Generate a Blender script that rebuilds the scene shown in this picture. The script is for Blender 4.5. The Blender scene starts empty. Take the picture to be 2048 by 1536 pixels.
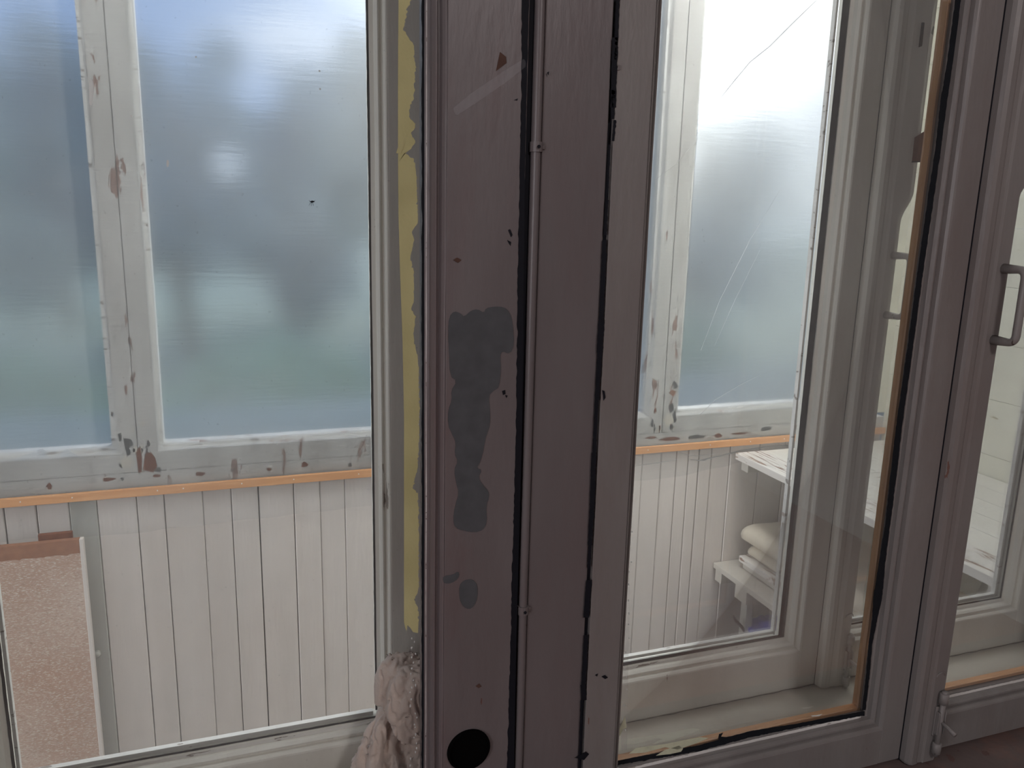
import bpy, bmesh, math, random
from mathutils import Vector, Matrix, noise
from mathutils.geometry import tessellate_polygon
random.seed(7)
scene = bpy.context.scene
COL = scene.collection

# ------------------------------------------------------------------ camera
RX = (0.94459042, -0.32740437, 0.02356508)     # camera right axis in the room
RY = (-0.04672066, -0.20515737, -0.97761323)   # camera down axis
RZ = (0.3249094, 0.92234312, -0.20908623)      # camera forward axis
FPX = 1600.0
cam_data = bpy.data.cameras.new('camera')
cam_data.sensor_width = 36.0
cam_data.lens = 36.0 * FPX / 2048.0
cam_data.clip_start = 0.02
cam_data.clip_end = 500
cam = bpy.data.objects.new('camera', cam_data)
COL.objects.link(cam)
cam.matrix_world = Matrix(((RX[0], -RY[0], -RZ[0], 0), (RX[1], -RY[1], -RZ[1], 0),
                           (RX[2], -RY[2], -RZ[2], 0), (0, 0, 0, 1)))
scene.camera = cam

def at(x, y, Y=None, X=None, Z=None):
    """Point of the place seen at photograph pixel (x, y), on a given plane."""
    a, b = x - 1024.0, y - 768.0
    r = Vector([RX[i]*a + RY[i]*b + RZ[i]*FPX for i in range(3)])
    if Y is not None: return r * (Y / r.y)
    if X is not None: return r * (X / r.x)
    return r * (Z / r.z)

# ------------------------------------------------------------------ view, sky, sun
scene.view_settings.view_transform = 'Standard'
scene.view_settings.look = 'None'
scene.view_settings.gamma = 1.0
scene.view_settings.use_curve_mapping = False
scene.view_settings.exposure = 0.0
scene.cycles.transparent_max_bounces = 32
scene.cycles.max_bounces = 12
scene.cycles.diffuse_bounces = 5
scene.cycles.transmission_bounces = 8
scene.cycles.glossy_bounces = 3
scene.cycles.sample_clamp_indirect = 6.0
scene.cycles.caustics_refractive = True
scene.cycles.caustics_reflective = False
SUN_DIR = at(1440, -330, Y=1.0).normalized()
SKY_STRENGTH = 1.08
SUN_ENERGY = 2.6
ROOM_CEILING_FILL_W = 21.0
ROOM_LEFT_FILL_W = 36.0
PORCH_END_FILL_W = 88.0
PORCH_TOP_FILL_W = 14.0
PORCH_SHELF_FILL_W = 28.0

world = bpy.data.worlds.new('sky')
scene.world = world
world.use_nodes = True
nt = world.node_tree
nt.nodes.clear()
N = nt.nodes.new; L = nt.links.new
out = N('ShaderNodeOutputWorld'); bg = N('ShaderNodeBackground')
tc = N('ShaderNodeTexCoord')
sep = N('ShaderNodeSeparateXYZ'); L(tc.outputs['Generated'], sep.inputs[0])
grad = N('ShaderNodeValToRGB'); L(sep.outputs['Z'], grad.inputs[0])
e = grad.color_ramp.elements
e[0].position = 0.0; e[0].color = (0.46, 0.58, 0.72, 1)
e[1].position = 0.7; e[1].color = (0.13, 0.27, 0.62, 1)
mid = grad.color_ramp.elements.new(0.16); mid.color = (0.30, 0.47, 0.85, 1)
# clouds
cn = N('ShaderNodeTexNoise'); cn.inputs['Scale'].default_value = 3.2; cn.inputs['Detail'].default_value = 4.0
cm = N('ShaderNodeMapping'); cm.inputs['Scale'].default_value = (1, 1, 2.4); cm.inputs['Location'].default_value = (0.35, 0.1, 0.2)
L(tc.outputs['Generated'], cm.inputs[0]); L(cm.outputs[0], cn.inputs['Vector'])
cr = N('ShaderNodeValToRGB'); L(cn.outputs['Fac'], cr.inputs[0])
cr.color_ramp.elements[0].position = 0.50; cr.color_ramp.elements[1].position = 0.68
mx = N('ShaderNodeMix'); mx.data_type = 'RGBA'
L(cr.outputs['Color'], mx.inputs[0]); L(grad.outputs['Color'], mx.inputs[6]); mx.inputs[7].default_value = (1.5, 1.55, 1.65, 1)
# the bright veil of haze round the sun
dot = N('ShaderNodeVectorMath'); dot.operation = 'DOT_PRODUCT'
nrm = N('ShaderNodeVectorMath'); nrm.operation = 'NORMALIZE'
L(tc.outputs['Generated'], nrm.inputs[0]); L(nrm.outputs[0], dot.inputs[0]); dot.inputs[1].default_value = SUN_DIR
pw = N('ShaderNodeMath'); pw.operation = 'POWER'
mxm = N('ShaderNodeMath'); mxm.operation = 'MAXIMUM'; mxm.inputs[1].default_value = 0.0
L(dot.outputs['Value'], mxm.inputs[0]); L(mxm.outputs[0], pw.inputs[0]); pw.inputs[1].default_value = 27.0
veil = N('ShaderNodeMix'); veil.data_type = 'RGBA'; veil.blend_type = 'ADD'
sc_ = N('ShaderNodeVectorMath'); sc_.operation = 'SCALE'; sc_.inputs[0].default_value = (3.6, 3.6, 3.5)
L(pw.outputs[0], sc_.inputs['Scale'])
veil.inputs[0].default_value = 1.0
L(mx.outputs[2], veil.inputs[6]); L(sc_.outputs[0], veil.inputs[7])
L(veil.outputs[2], bg.inputs['Color']); bg.inputs['Strength'].default_value = SKY_STRENGTH
L(bg.outputs[0], out.inputs['Surface'])

sun_d = bpy.data.lights.new('sun', 'SUN'); sun_d.energy = SUN_ENERGY; sun_d.angle = math.radians(8)
sun_d.color = (1.0, 0.97, 0.9)
sun = bpy.data.objects.new('sun', sun_d); COL.objects.link(sun)
sun.rotation_euler = SUN_DIR.to_track_quat('Z', 'Y').to_euler()

def area(name, loc, target, sx, sy, power, color):
    d = bpy.data.lights.new(name, 'AREA'); d.shape = 'RECTANGLE'; d.size = sx; d.size_y = sy
    d.energy = power; d.color = color
    o = bpy.data.objects.new(name, d); COL.objects.link(o); o.location = loc
    o.rotation_euler = (Vector(loc) - Vector(target)).to_track_quat('Z', 'Y').to_euler()
    return o
# fill light added under the ceiling behind the camera, no lamp known there
area('room_ceiling_fill', (0.7, -1.3, 1.12), (0.55, 0.3, -0.5), 0.4, 0.4, ROOM_CEILING_FILL_W, (1.0, 0.92, 0.91))
# fill light added before the windowless left wall, reaching into the sash cavity
area('room_left_fill', (-2.42, -0.9, 0.0), (0.6, 0.9, -0.2), 1.3, 1.3, ROOM_LEFT_FILL_W, (0.97, 0.95, 1.0))
# area light added at the porch's unseen left end to brighten the planks
area('porch_end_fill', (-4.1, 1.55, -0.3), (2, 1.75, -0.6), 0.9, 1.8, PORCH_END_FILL_W, (0.98, 0.98, 1.0))

# fill light added under the solid porch ceiling to brighten planks and shelf
area('porch_top_fill', (0.4, 1.38, 1.12), (0.4, 1.6, -1.0), 3.2, 0.5, PORCH_TOP_FILL_W, (0.97, 0.98, 1.0))

area('porch_shelf_fill', (1.35, 1.45, 1.12), (1.75, 1.7, -1.0), 1.0, 0.7, PORCH_SHELF_FILL_W, (0.99, 0.99, 0.98))  # second fill added above the shelves, brightening them and the end wall

# ------------------------------------------------------------------ helpers
def tag(o, label=None, cat=None, group=None, kind=None):
    if label: o['label'] = label
    if cat: o['category'] = cat
    if group: o['group'] = group
    if kind: o['kind'] = kind
    return o

def empty(name, loc=(0, 0, 0)):
    o = bpy.data.objects.new(name, None); COL.objects.link(o); o.location = loc
    o.empty_display_size = 0.05
    return o

def link(name, bm, mat, parent=None, smooth=False, loc=None):
    me = bpy.data.meshes.new(name)
    bmesh.ops.recalc_face_normals(bm, faces=bm.faces)
    bm.to_mesh(me); bm.free()
    for m in (mat if isinstance(mat, (list, tuple)) else [mat]):
        me.materials.append(m)
    if smooth:
        for p in me.polygons: p.use_smooth = True
    o = bpy.data.objects.new(name, me); COL.objects.link(o)
    if parent is not None:
        o.parent = parent
        base = Vector((0, 0, 0)); q = parent
        while q is not None:
            base += q.location; q = q.parent
        o.location = -base if loc is None else Vector(loc) - base
    elif loc is not None:
        o.location = loc
    return o

def recenter(o):
    """Put a mesh object's origin at the middle of its mesh."""
    me = o.data
    if not me.vertices: return o
    c = sum((v.co for v in me.vertices), Vector()) / len(me.vertices)
    me.transform(Matrix.Translation(-c)); o.location = o.location + c
    return o

def bx(bm, x0, x1, y0, y1, z0, z1, bev=0.0, wob=0.0, mi=0):
    r = bmesh.ops.create_cube(bm, size=1.0)
    vs = r['verts']
    for v in vs:
        v.co = Vector(((x0+x1)/2 + v.co.x*(x1-x0), (y0+y1)/2 + v.co.y*(y1-y0), (z0+z1)/2 + v.co.z*(z1-z0)))
        if wob: v.co += Vector([random.uniform(-wob, wob) for _ in range(3)])
    if bev > 0:
        es = list({e for v in vs for e in v.link_edges})
        bmesh.ops.bevel(bm, geom=es, offset=bev, segments=2, affect='EDGES', profile=0.5)
    return vs

def boxobj(name, dims, mat, parent=None, bev=0.001, **k):
    bm = bmesh.new(); bx(bm, *dims, bev=bev, **k)
    return link(name, bm, mat, parent)

def tube(bm, pts, rad, seg=10, caps=True):
    pts = [Vector(p) for p in pts]
    rads = rad if isinstance(rad, (list, tuple)) else [rad]*len(pts)
    rings = []
    up = None
    for i, p in enumerate(pts):
        t = (pts[min(i+1, len(pts)-1)] - pts[max(i-1, 0)]).normalized()
        if up is None:
            up = t.orthogonal().normalized()
        else:
            up = (up - t*up.dot(t)).normalized()
        s = t.cross(up)
        rings.append([bm.verts.new(p + (up*math.cos(2*math.pi*k/seg) + s*math.sin(2*math.pi*k/seg))*rads[i]) for k in range(seg)])
    for a, b in zip(rings, rings[1:]):
        for k in range(seg):
            bm.faces.new((a[k], a[(k+1) % seg], b[(k+1) % seg], b[k]))
    if caps:
        bm.faces.new(rings[0]); bm.faces.new(rings[-1])
    return rings

def loft(bm, sec_a, sec_b):
    """Closed prism between two corresponding polygons (lists of points)."""
    A = [bm.verts.new(p) for p in sec_a]; B = [bm.verts.new(p) for p in sec_b]
    n = len(A)
    for i in range(n):
        bm.faces.new((A[i], A[(i+1) % n], B[(i+1) % n], B[i]))
    bm.faces.new(A); bm.faces.new(B)

def ribbon(name, mat, parent, Y, La, Lb, thick=0.0003, jag_a=0.0, jag_b=0.0, n=80, freq=9.0, px=True, seed=0):
    """Flat strip on the plane y=Y between polyline La and polyline Lb (pixels or (x,z)), ragged edges."""
    def resample(P, n):
        Q = [at(p[0], p[1], Y=Y) if px else Vector((p[0], Y, p[1])) for p in P]
        d = [0]
        for a, b in zip(Q, Q[1:]): d.append(d[-1] + (b-a).length)
        R = []
        for i in range(n+1):
            t = d[-1]*i/n
            k = max(j for j in range(len(d)-1) if d[j] <= t+1e-9)
            f = (t-d[k])/max(1e-9, d[k+1]-d[k])
            R.append(Q[k].lerp(Q[k+1], min(1, f)))
        return R
    A = resample(La, n); B = resample(Lb, n)
    bm = bmesh.new(); ra = []; rb = []
    for i in range(n+1):
        a, b = A[i].copy(), B[i].copy()
        w = (b-a); w = w.normalized() if w.length > 1e-9 else Vector((1, 0, 0))
        def jj(s):
            q = noise.noise(Vector((i*freq/n*3, s, seed))) + 0.6*noise.noise(Vector((i*freq/n*11, s+5, seed))) + random.uniform(-.35, .35)
            return q
        if jag_a: a -= w*jag_a*jj(1.3)
        if jag_b: b += w*jag_b*jj(7.7)
        if (b-a).dot(w) < 1e-5: b = a + w*1e-5
        ra.append((bm.verts.new(a), bm.verts.new(a + Vector((0, -thick, 0)))))
        rb.append((bm.verts.new(b), bm.verts.new(b + Vector((0, -thick, 0)))))
    for i in range(n):
        bm.faces.new((ra[i][1], ra[i+1][1], rb[i+1][1], rb[i][1]))
        bm.faces.new((ra[i][0], rb[i][0], rb[i+1][0], ra[i+1][0]))
        bm.faces.new((ra[i][0], ra[i+1][0], ra[i+1][1], ra[i][1]))
        bm.faces.new((rb[i][0], rb[i][1], rb[i+1][1], rb[i+1][0]))
    bm.faces.new((ra[0][0], ra[0][1], rb[0][1], rb[0][0]))
    bm.faces.new((ra[n][0], rb[n][0], rb[n][1], ra[n][1]))
    return link(name, bm, mat, parent)

def patch(name, mat, parent, Y, pts, thick=0.0003, px=True, smoothn=0):
    """Thin flake with a free outline lying on the plane y=Y."""
    Q = [at(p[0], p[1], Y=Y) if px else Vector((p[0], Y, p[1])) for p in pts]
    for _ in range(smoothn):
        R = []
        for i in range(len(Q)):
            a, b = Q[i], Q[(i+1) % len(Q)]
            R += [a.lerp(b, .25), a.lerp(b, .75)]
        Q = R
    bm = bmesh.new()
    A = [bm.verts.new(q) for q in Q]; B = [bm.verts.new(q + Vector((0, -thick, 0))) for q in Q]
    n = len(Q)
    for i in range(n): bm.faces.new((A[i], A[(i+1) % n], B[(i+1) % n], B[i]))
    for tri in tessellate_polygon([[Vector((q.x, q.z, 0)) for q in Q]]):
        for V in (A, B):
            try: bm.faces.new([V[t] for t in tri])
            except ValueError: pass
    return link(name, bm, mat, parent)

# ------------------------------------------------------------------ materials
def newmat(name):
    m = bpy.data.materials.new(name); m.use_nodes = True
    t = m.node_tree; t.nodes.clear()
    return m, t, t.nodes.new, t.links.new

def paint(name, col, col2=None, chip=None, chip_amt=0.0, rough=0.5, bump=0.15, scale=14.0, stretch=(1, 1, 0.25), grime=None, grime_amt=0.5, spec=0.4, chip_scale=30.0, fine=140.0):
    m, t, N, L = newmat(name)
    out = N('ShaderNodeOutputMaterial'); b = N('ShaderNodeBsdfPrincipled'); L(b.outputs[0], out.inputs[0])
    b.inputs['Roughness'].default_value = rough
    b.inputs['Specular IOR Level'].default_value = spec
    tc = N('ShaderNodeTexCoord'); geo = N('ShaderNodeNewGeometry')
    mp = N('ShaderNodeMapping'); mp.inputs['Scale'].default_value = stretch
    L(geo.outputs['Position'], mp.inputs[0])
    n1 = N('ShaderNodeTexNoise'); n1.inputs['Scale'].default_value = scale; n1.inputs['Detail'].default_value = 5
    L(mp.outputs[0], n1.inputs['Vector'])
    r1 = N('ShaderNodeValToRGB'); L(n1.outputs['Fac'], r1.inputs[0])
    r1.color_ramp.elements[0].position = 0.35; r1.color_ramp.elements[1].position = 0.65
    c2 = col2 or tuple(c*0.86 for c in col)
    r1.color_ramp.elements[0].color = (*c2, 1); r1.color_ramp.elements[1].color = (*col, 1)
    cur = r1.outputs['Color']
    if grime:
        n3 = N('ShaderNodeTexNoise'); n3.inputs['Scale'].default_value = scale*0.45; n3.inputs['Detail'].default_value = 8; n3.inputs['Roughness'].default_value = .7
        L(mp.outputs[0], n3.inputs['Vector'])
        r3 = N('ShaderNodeValToRGB'); L(n3.outputs['Fac'], r3.inputs[0])
        r3.color_ramp.elements[0].position = 0.48; r3.color_ramp.elements[1].position = 0.72
        r3.color_ramp.elements[1].color = (grime_amt,)*3 + (1,)
        mm = N('ShaderNodeMix'); mm.data_type = 'RGBA'
        L(r3.outputs['Color'], mm.inputs[0]); L(cur, mm.inputs[6]); mm.inputs[7].default_value = (*grime, 1)
        cur = mm.outputs[2]
    hgt = None
    if chip:
        n2 = N('ShaderNodeTexNoise'); n2.inputs['Scale'].default_value = chip_scale; n2.inputs['Detail'].default_value = 6; n2.inputs['Roughness'].default_value = .65
        L(mp.outputs[0], n2.inputs['Vector'])
        r2 = N('ShaderNodeValToRGB'); L(n2.outputs['Fac'], r2.inputs[0])
        p = 0.72 - 0.2*chip_amt
        r2.color_ramp.elements[0].position = p; r2.color_ramp.elements[1].position = p+0.012
        mm = N('ShaderNodeMix'); mm.data_type = 'RGBA'
        L(r2.outputs['Color'], mm.inputs[0]); L(cur, mm.inputs[6]); mm.inputs[7].default_value = (*chip, 1)
        cur = mm.outputs[2]; hgt = r2.outputs['Color']
    L(cur, b.inputs['Base Color'])
    n4 = N('ShaderNodeTexNoise'); n4.inputs['Scale'].default_value = fine; n4.inputs['Detail'].default_value = 4
    L(mp.outputs[0], n4.inputs['Vector'])
    bp = N('ShaderNodeBump'); bp.inputs['Strength'].default_value = bump; bp.inputs['Distance'].default_value = 0.002
    if hgt is not None:
        sb = N('ShaderNodeMath'); sb.operation = 'SUBTRACT'
        L(n4.outputs['Fac'], sb.inputs[0]); L(hgt, sb.inputs[1]); L(sb.outputs[0], bp.inputs['Height'])
    else:
        L(n4.outputs['Fac'], bp.inputs['Height'])
    L(bp.outputs[0], b.inputs['Normal'])
    return m

def glass(name, refl=1.0, dust=0.03, dust_col=(0.8, 0.8, 0.78)):
    m, t, N, L = newmat(name)
    out = N('ShaderNodeOutputMaterial')
    tr = N('ShaderNodeBsdfTransparent'); tr.inputs[0].default_value = (0.985, 0.99, 0.985, 1)
    gl = N('ShaderNodeBsdfGlossy'); gl.inputs['Roughness'].default_value = 0.02
    fr = N('ShaderNodeFresnel'); fr.inputs['IOR'].default_value = 1.45
    ml = N('ShaderNodeMath'); ml.operation = 'MULTIPLY'; ml.inputs[1].default_value = refl; L(fr.outputs[0], ml.inputs[0])
    cl = N('ShaderNodeMath'); cl.operation = 'MINIMUM'; cl.inputs[1].default_value = 0.6; L(ml.outputs[0], cl.inputs[0])
    m1 = N('ShaderNodeMixShader'); L(cl.outputs[0], m1.inputs[0]); L(tr.outputs[0], m1.inputs[1]); L(gl.outputs[0], m1.inputs[2])
    df = N('ShaderNodeBsdfDiffuse'); df.inputs[0].default_value = (*dust_col, 1)
    tl = N('ShaderNodeBsdfTranslucent'); tl.inputs[0].default_value = (*dust_col, 1)
    m2 = N('ShaderNodeMixShader'); m2.inputs[0].default_value = 0.6; L(df.outputs[0], m2.inputs[1]); L(tl.outputs[0], m2.inputs[2])
    geo = N('ShaderNodeNewGeometry')
    n = N('ShaderNodeTexNoise'); n.inputs['Scale'].default_value = 5; n.inputs['Detail'].default_value = 6; L(geo.outputs['Position'], n.inputs['Vector'])
    n2 = N('ShaderNodeTexNoise'); n2.inputs['Scale'].default_value = 260; n2.inputs['Detail'].default_value = 1; L(geo.outputs['Position'], n2.inputs['Vector'])
    r = N('ShaderNodeValToRGB'); L(n2.outputs['Fac'], r.inputs[0]); r.color_ramp.elements[0].position = .74; r.color_ramp.elements[1].position = .8
    mr = N('ShaderNodeMapRange'); L(n.outputs['Fac'], mr.inputs[0]); mr.inputs[1].default_value = .35; mr.inputs[2].default_value = .7
    mr.inputs[3].default_value = dust*0.4; mr.inputs[4].default_value = dust*1.7
    ad = N('ShaderNodeMath'); ad.operation = 'MULTIPLY_ADD'; L(r.outputs[0], ad.inputs[0]); ad.inputs[1].default_value = 0.10; L(mr.outputs[0], ad.inputs[2])
    m3 = N('ShaderNodeMixShader'); L(ad.outputs[0], m3.inputs[0]); L(m1.outputs[0], m3.inputs[1]); L(m2.outputs[0], m3.inputs[2])
    L(m3.outputs[0], out.inputs[0])
    return m

def film_mat(name, haze=0.3, rough=0.42, ior=1.12, clear=0.0):
    m, t, N, L = newmat(name)
    out = N('ShaderNodeOutputMaterial')
    rf = N('ShaderNodeBsdfRefraction'); rf.inputs['Roughness'].default_value = rough; rf.inputs['IOR'].default_value = ior
    rf.inputs[0].default_value = (0.97, 0.985, 1.0, 1)
    tl = N('ShaderNodeBsdfTranslucent'); tl.inputs[0].default_value = (0.86, 0.87, 0.88, 1)
    df = N('ShaderNodeBsdfDiffuse'); df.inputs[0].default_value = (0.8, 0.84, 0.88, 1)
    wd = N('ShaderNodeBsdfRefraction'); wd.inputs['Roughness'].default_value = 0.85; wd.inputs['IOR'].default_value = 1.3; wd.inputs[0].default_value = (1, 1, 1, 1)
    ma = N('ShaderNodeMixShader'); ma.inputs[0].default_value = 0.25; L(tl.outputs[0], ma.inputs[1]); L(df.outputs[0], ma.inputs[2])
    m0 = N('ShaderNodeMixShader'); m0.inputs[0].default_value = 0.65; L(ma.outputs[0], m0.inputs[1]); L(wd.outputs[0], m0.inputs[2])
    geo = N('ShaderNodeNewGeometry')
    n = N('ShaderNodeTexNoise'); n.inputs['Scale'].default_value = 2.2; n.inputs['Detail'].default_value = 5; n.inputs['Distortion'].default_value = 0.6
    L(geo.outputs['Position'], n.inputs['Vector'])
    mr = N('ShaderNodeMapRange'); L(n.outputs['Fac'], mr.inputs[0]); mr.inputs[1].default_value = .3; mr.inputs[2].default_value = .7
    mr.inputs[3].default_value = haze*0.8; mr.inputs[4].default_value = haze*1.2
    m1 = N('ShaderNodeMixShader'); L(mr.outputs[0], m1.inputs[0]); L(rf.outputs[0], m1.inputs[1]); L(m0.outputs[0], m1.inputs[2])
    # stretch marks in the film
    mp = N('ShaderNodeMapping'); mp.inputs['Rotation'].default_value = (0, 0.7, 0); mp.inputs['Scale'].default_value = (3, 3, 30)
    L(geo.outputs['Position'], mp.inputs[0])
    n2 = N('ShaderNodeTexNoise'); n2.inputs['Scale'].default_value = 3.0; n2.inputs['Detail'].default_value = 4; L(mp.outputs[0], n2.inputs['Vector'])
    bp = N('ShaderNodeBump'); bp.inputs['Strength'].default_value = 0.12; bp.inputs['Distance'].default_value = 0.01
    L(n2.outputs['Fac'], bp.inputs['Height']); L(bp.outputs[0], rf.inputs['Normal'])
    if clear:
        tr = N('ShaderNodeBsdfTransparent'); m2 = N('ShaderNodeMixShader'); m2.inputs[0].default_value = clear
        L(m1.outputs[0], m2.inputs[1]); L(tr.outputs[0], m2.inputs[2]); L(m2.outputs[0], out.inputs[0])
    else:
        L(m1.outputs[0], out.inputs[0])
    return m

def translucent_strip(name, col, alpha):
    m, t, N, L = newmat(name)
    out = N('ShaderNodeOutputMaterial'); tr = N('ShaderNodeBsdfTransparent')
    p = N('ShaderNodeBsdfPrincipled'); p.inputs['Base Color'].default_value = (*col, 1); p.inputs['Roughness'].default_value = 0.25
    mx = N('ShaderNodeMixShader'); mx.inputs[0].default_value = alpha
    L(tr.outputs[0], mx.inputs[1]); L(p.outputs[0], mx.inputs[2]); L(mx.outputs[0], out.inputs[0])
    return m

def wood(name, c1, c2, rot=(0, 0, 0), scale=(1, 18, 18), rough=0.6):
    m, t, N, L = newmat(name)
    out = N('ShaderNodeOutputMaterial'); b = N('ShaderNodeBsdfPrincipled'); L(b.outputs[0], out.inputs[0]); b.inputs['Roughness'].default_value = rough
    geo = N('ShaderNodeNewGeometry'); mp = N('ShaderNodeMapping'); mp.inputs['Scale'].default_value = scale; mp.inputs['Rotation'].default_value = rot
    L(geo.outputs['Position'], mp.inputs[0])
    n = N('ShaderNodeTexNoise'); n.inputs['Scale'].default_value = 6; n.inputs['Detail'].default_value = 6; n.inputs['Distortion'].default_value = .4; L(mp.outputs[0], n.inputs['Vector'])
    r = N('ShaderNodeValToRGB'); L(n.outputs['Fac'], r.inputs[0]); r.color_ramp.elements[0].position = .32; r.color_ramp.elements[1].position = .68
    r.color_ramp.elements[0].color = (*c1, 1); r.color_ramp.elements[1].color = (*c2, 1)
    L(r.outputs[0], b.inputs['Base Color'])
    bp = N('ShaderNodeBump'); bp.inputs['Strength'].default_value = .15; bp.inputs['Distance'].default_value = .001; L(n.outputs['Fac'], bp.inputs['Height']); L(bp.outputs[0], b.inputs['Normal'])
    return m

def fabric(name, c1, c2, scale=220, bump=.6, rough=.95):
    m, t, N, L = newmat(name)
    out = N('ShaderNodeOutputMaterial'); b = N('ShaderNodeBsdfPrincipled'); L(b.outputs[0], out.inputs[0]); b.inputs['Roughness'].default_value = rough
    b.inputs['Specular IOR Level'].default_value = .1
    b.inputs['Sheen Weight'].default_value = .25
    geo = N('ShaderNodeNewGeometry')
    n = N('ShaderNodeTexNoise'); n.inputs['Scale'].default_value = scale; n.inputs['Detail'].default_value = 3; L(geo.outputs['Position'], n.inputs['Vector'])
    n2 = N('ShaderNodeTexNoise'); n2.inputs['Scale'].default_value = 18; n2.inputs['Detail'].default_value = 5; L(geo.outputs['Position'], n2.inputs['Vector'])
    r = N('ShaderNodeValToRGB'); L(n2.outputs['Fac'], r.inputs[0]); r.color_ramp.elements[0].position = .35; r.color_ramp.elements[1].position = .65
    r.color_ramp.elements[0].color = (*c1, 1); r.color_ramp.elements[1].color = (*c2, 1)
    L(r.outputs[0], b.inputs['Base Color'])
    bp = N('ShaderNodeBump'); bp.inputs['Strength'].default_value = bump; bp.inputs['Distance'].default_value = .0015; L(n.outputs['Fac'], bp.inputs['Height']); L(bp.outputs[0], b.inputs['Normal'])
    return m

def plain(name, col, rough=0.6, spec=0.4, metal=0.0):
    m, t, N, L = newmat(name)
    out = N('ShaderNodeOutputMaterial'); b = N('ShaderNodeBsdfPrincipled'); L(b.outputs[0], out.inputs[0])
    geo = N('ShaderNodeNewGeometry')
    n = N('ShaderNodeTexNoise'); n.inputs['Scale'].default_value = 60; n.inputs['Detail'].default_value = 4; L(geo.outputs['Position'], n.inputs['Vector'])
    r = N('ShaderNodeValToRGB'); L(n.outputs['Fac'], r.inputs[0]); r.color_ramp.elements[0].position = .3; r.color_ramp.elements[1].position = .7
    r.color_ramp.elements[0].color = (*[c*.8 for c in col], 1); r.color_ramp.elements[1].color = (*col, 1)
    L(r.outputs[0], b.inputs['Base Color'])
    b.inputs['Roughness'].default_value = rough; b.inputs['Specular IOR Level'].default_value = spec; b.inputs['Metallic'].default_value = metal
    return m

def translucent_white(name):
    m, t, N, L = newmat(name)
    out = N('ShaderNodeOutputMaterial'); d = N('ShaderNodeBsdfDiffuse'); d.inputs[0].default_value = (.88, .88, .86, 1)
    tl = N('ShaderNodeBsdfTranslucent'); tl.inputs[0].default_value = (.9, .9, .88, 1)
    mx = N('ShaderNodeMixShader'); mx.inputs[0].default_value = .6; L(d.outputs[0], mx.inputs[1]); L(tl.outputs[0], mx.inputs[2]); L(mx.outputs[0], out.inputs[0])
    return m
M = {}
M['inner'] = paint('shaded_inner_sash_paint', (0.235, 0.222, 0.215), (0.205, 0.19, 0.185), grime=(0.16, 0.12, 0.11), grime_amt=.45, chip=(0.16, 0.08, 0.06), chip_amt=.18, rough=.38, bump=.25)  # white paint lowered to grey: room-side shade put into the colour
M['inner_left'] = paint('worn_shaded_stile_paint', (0.168, 0.150, 0.152), (0.147, 0.128, 0.13), grime=(0.15, 0.09, 0.09), grime_amt=.6, chip=(0.13, 0.07, 0.06), chip_amt=.2, rough=.4, bump=.3)  # darker still for the left stile: shade in the colour, beside real wear
M['mullion'] = paint('shaded_mullion_paint', (0.165, 0.149, 0.151), (0.146, 0.129, 0.131), grime=(0.15, 0.105, 0.105), grime_amt=.4, chip=(0.15, 0.08, 0.07), chip_amt=.1, rough=.35, bump=.18)  # white post paint given a grey that stands for indoor shade
M['outer'] = paint('outer_sash_paint', (0.84, 0.83, 0.77), (0.78, 0.77, 0.71), grime=(0.45, 0.38, 0.33), grime_amt=.3, chip=(0.34, 0.3, 0.26), chip_amt=.1, rough=.5, bump=.3)
M['porch_frame'] = paint('backlit_frame_paint', (0.66, 0.65, 0.63), (0.52, 0.51, 0.49), grime=(0.33, 0.30, 0.28), grime_amt=.75, chip=(0.30, 0.20, 0.17), chip_amt=.55, rough=.6, bump=.6, scale=11, chip_scale=22)  # backlit dimness of the frames put into the paint, besides grime and chips
M['putty'] = paint('cracked_white_putty', (0.84, 0.83, 0.80), (0.72, 0.71, 0.68), chip=(0.35, 0.31, 0.28), chip_amt=.55, rough=.7, bump=.8, stretch=(.3, 1, 1.4), chip_scale=60)
M['plank'] = paint('wainscot_paint', (0.74, 0.69, 0.66), (0.69, 0.645, 0.615), grime=(0.55, 0.48, 0.43), grime_amt=.35, chip=(0.33, 0.24, 0.18), chip_amt=.02, rough=.55, bump=.3, stretch=(1, 1, .12))
M['plank_grey'] = paint('greenish_plank_paint', (0.50, 0.50, 0.47), (0.44, 0.44, 0.41), rough=.5, bump=.2, stretch=(1, 1, .12))
M['endwall'] = paint('end_wall_paint', (0.83, 0.82, 0.71), (0.78, 0.77, 0.67), grime=(0.55, 0.50, 0.40), grime_amt=.25, chip=(0.33, 0.28, 0.17), chip_amt=.16, rough=.6, bump=.4, stretch=(1, .5, 2.0), chip_scale=16)
M['shelf'] = paint('flaking_shelf_paint', (0.84, 0.81, 0.78), (0.76, 0.73, 0.70), chip=(0.33, 0.22, 0.17), chip_amt=.75, rough=.7, bump=.8, stretch=(2.4, .3, 1), chip_scale=26)
M['shelf1'] = paint('white_shelf_paint', (0.86, 0.84, 0.79), (0.80, 0.78, 0.73), chip=(0.5, 0.42, 0.36), chip_amt=.3, rough=.7, bump=.6, stretch=(2.4, .3, 1), chip_scale=26)
M['shelf2'] = paint('lower_shelf_paint', (0.62, 0.59, 0.54), (0.56, 0.53, 0.48), chip=(0.33, 0.22, 0.17), chip_amt=.15, rough=.7, bump=.4, stretch=(2.4, .3, 1), chip_scale=26)
M['sill'] = paint('sill_paint', (0.78, 0.74, 0.65), (0.72, 0.68, 0.60), grime=(0.36, 0.29, 0.24), grime_amt=.5, chip=(0.28, 0.22, 0.18), chip_amt=.08, rough=.55, bump=.2, stretch=(.5, 1, 1), scale=9)
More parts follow.
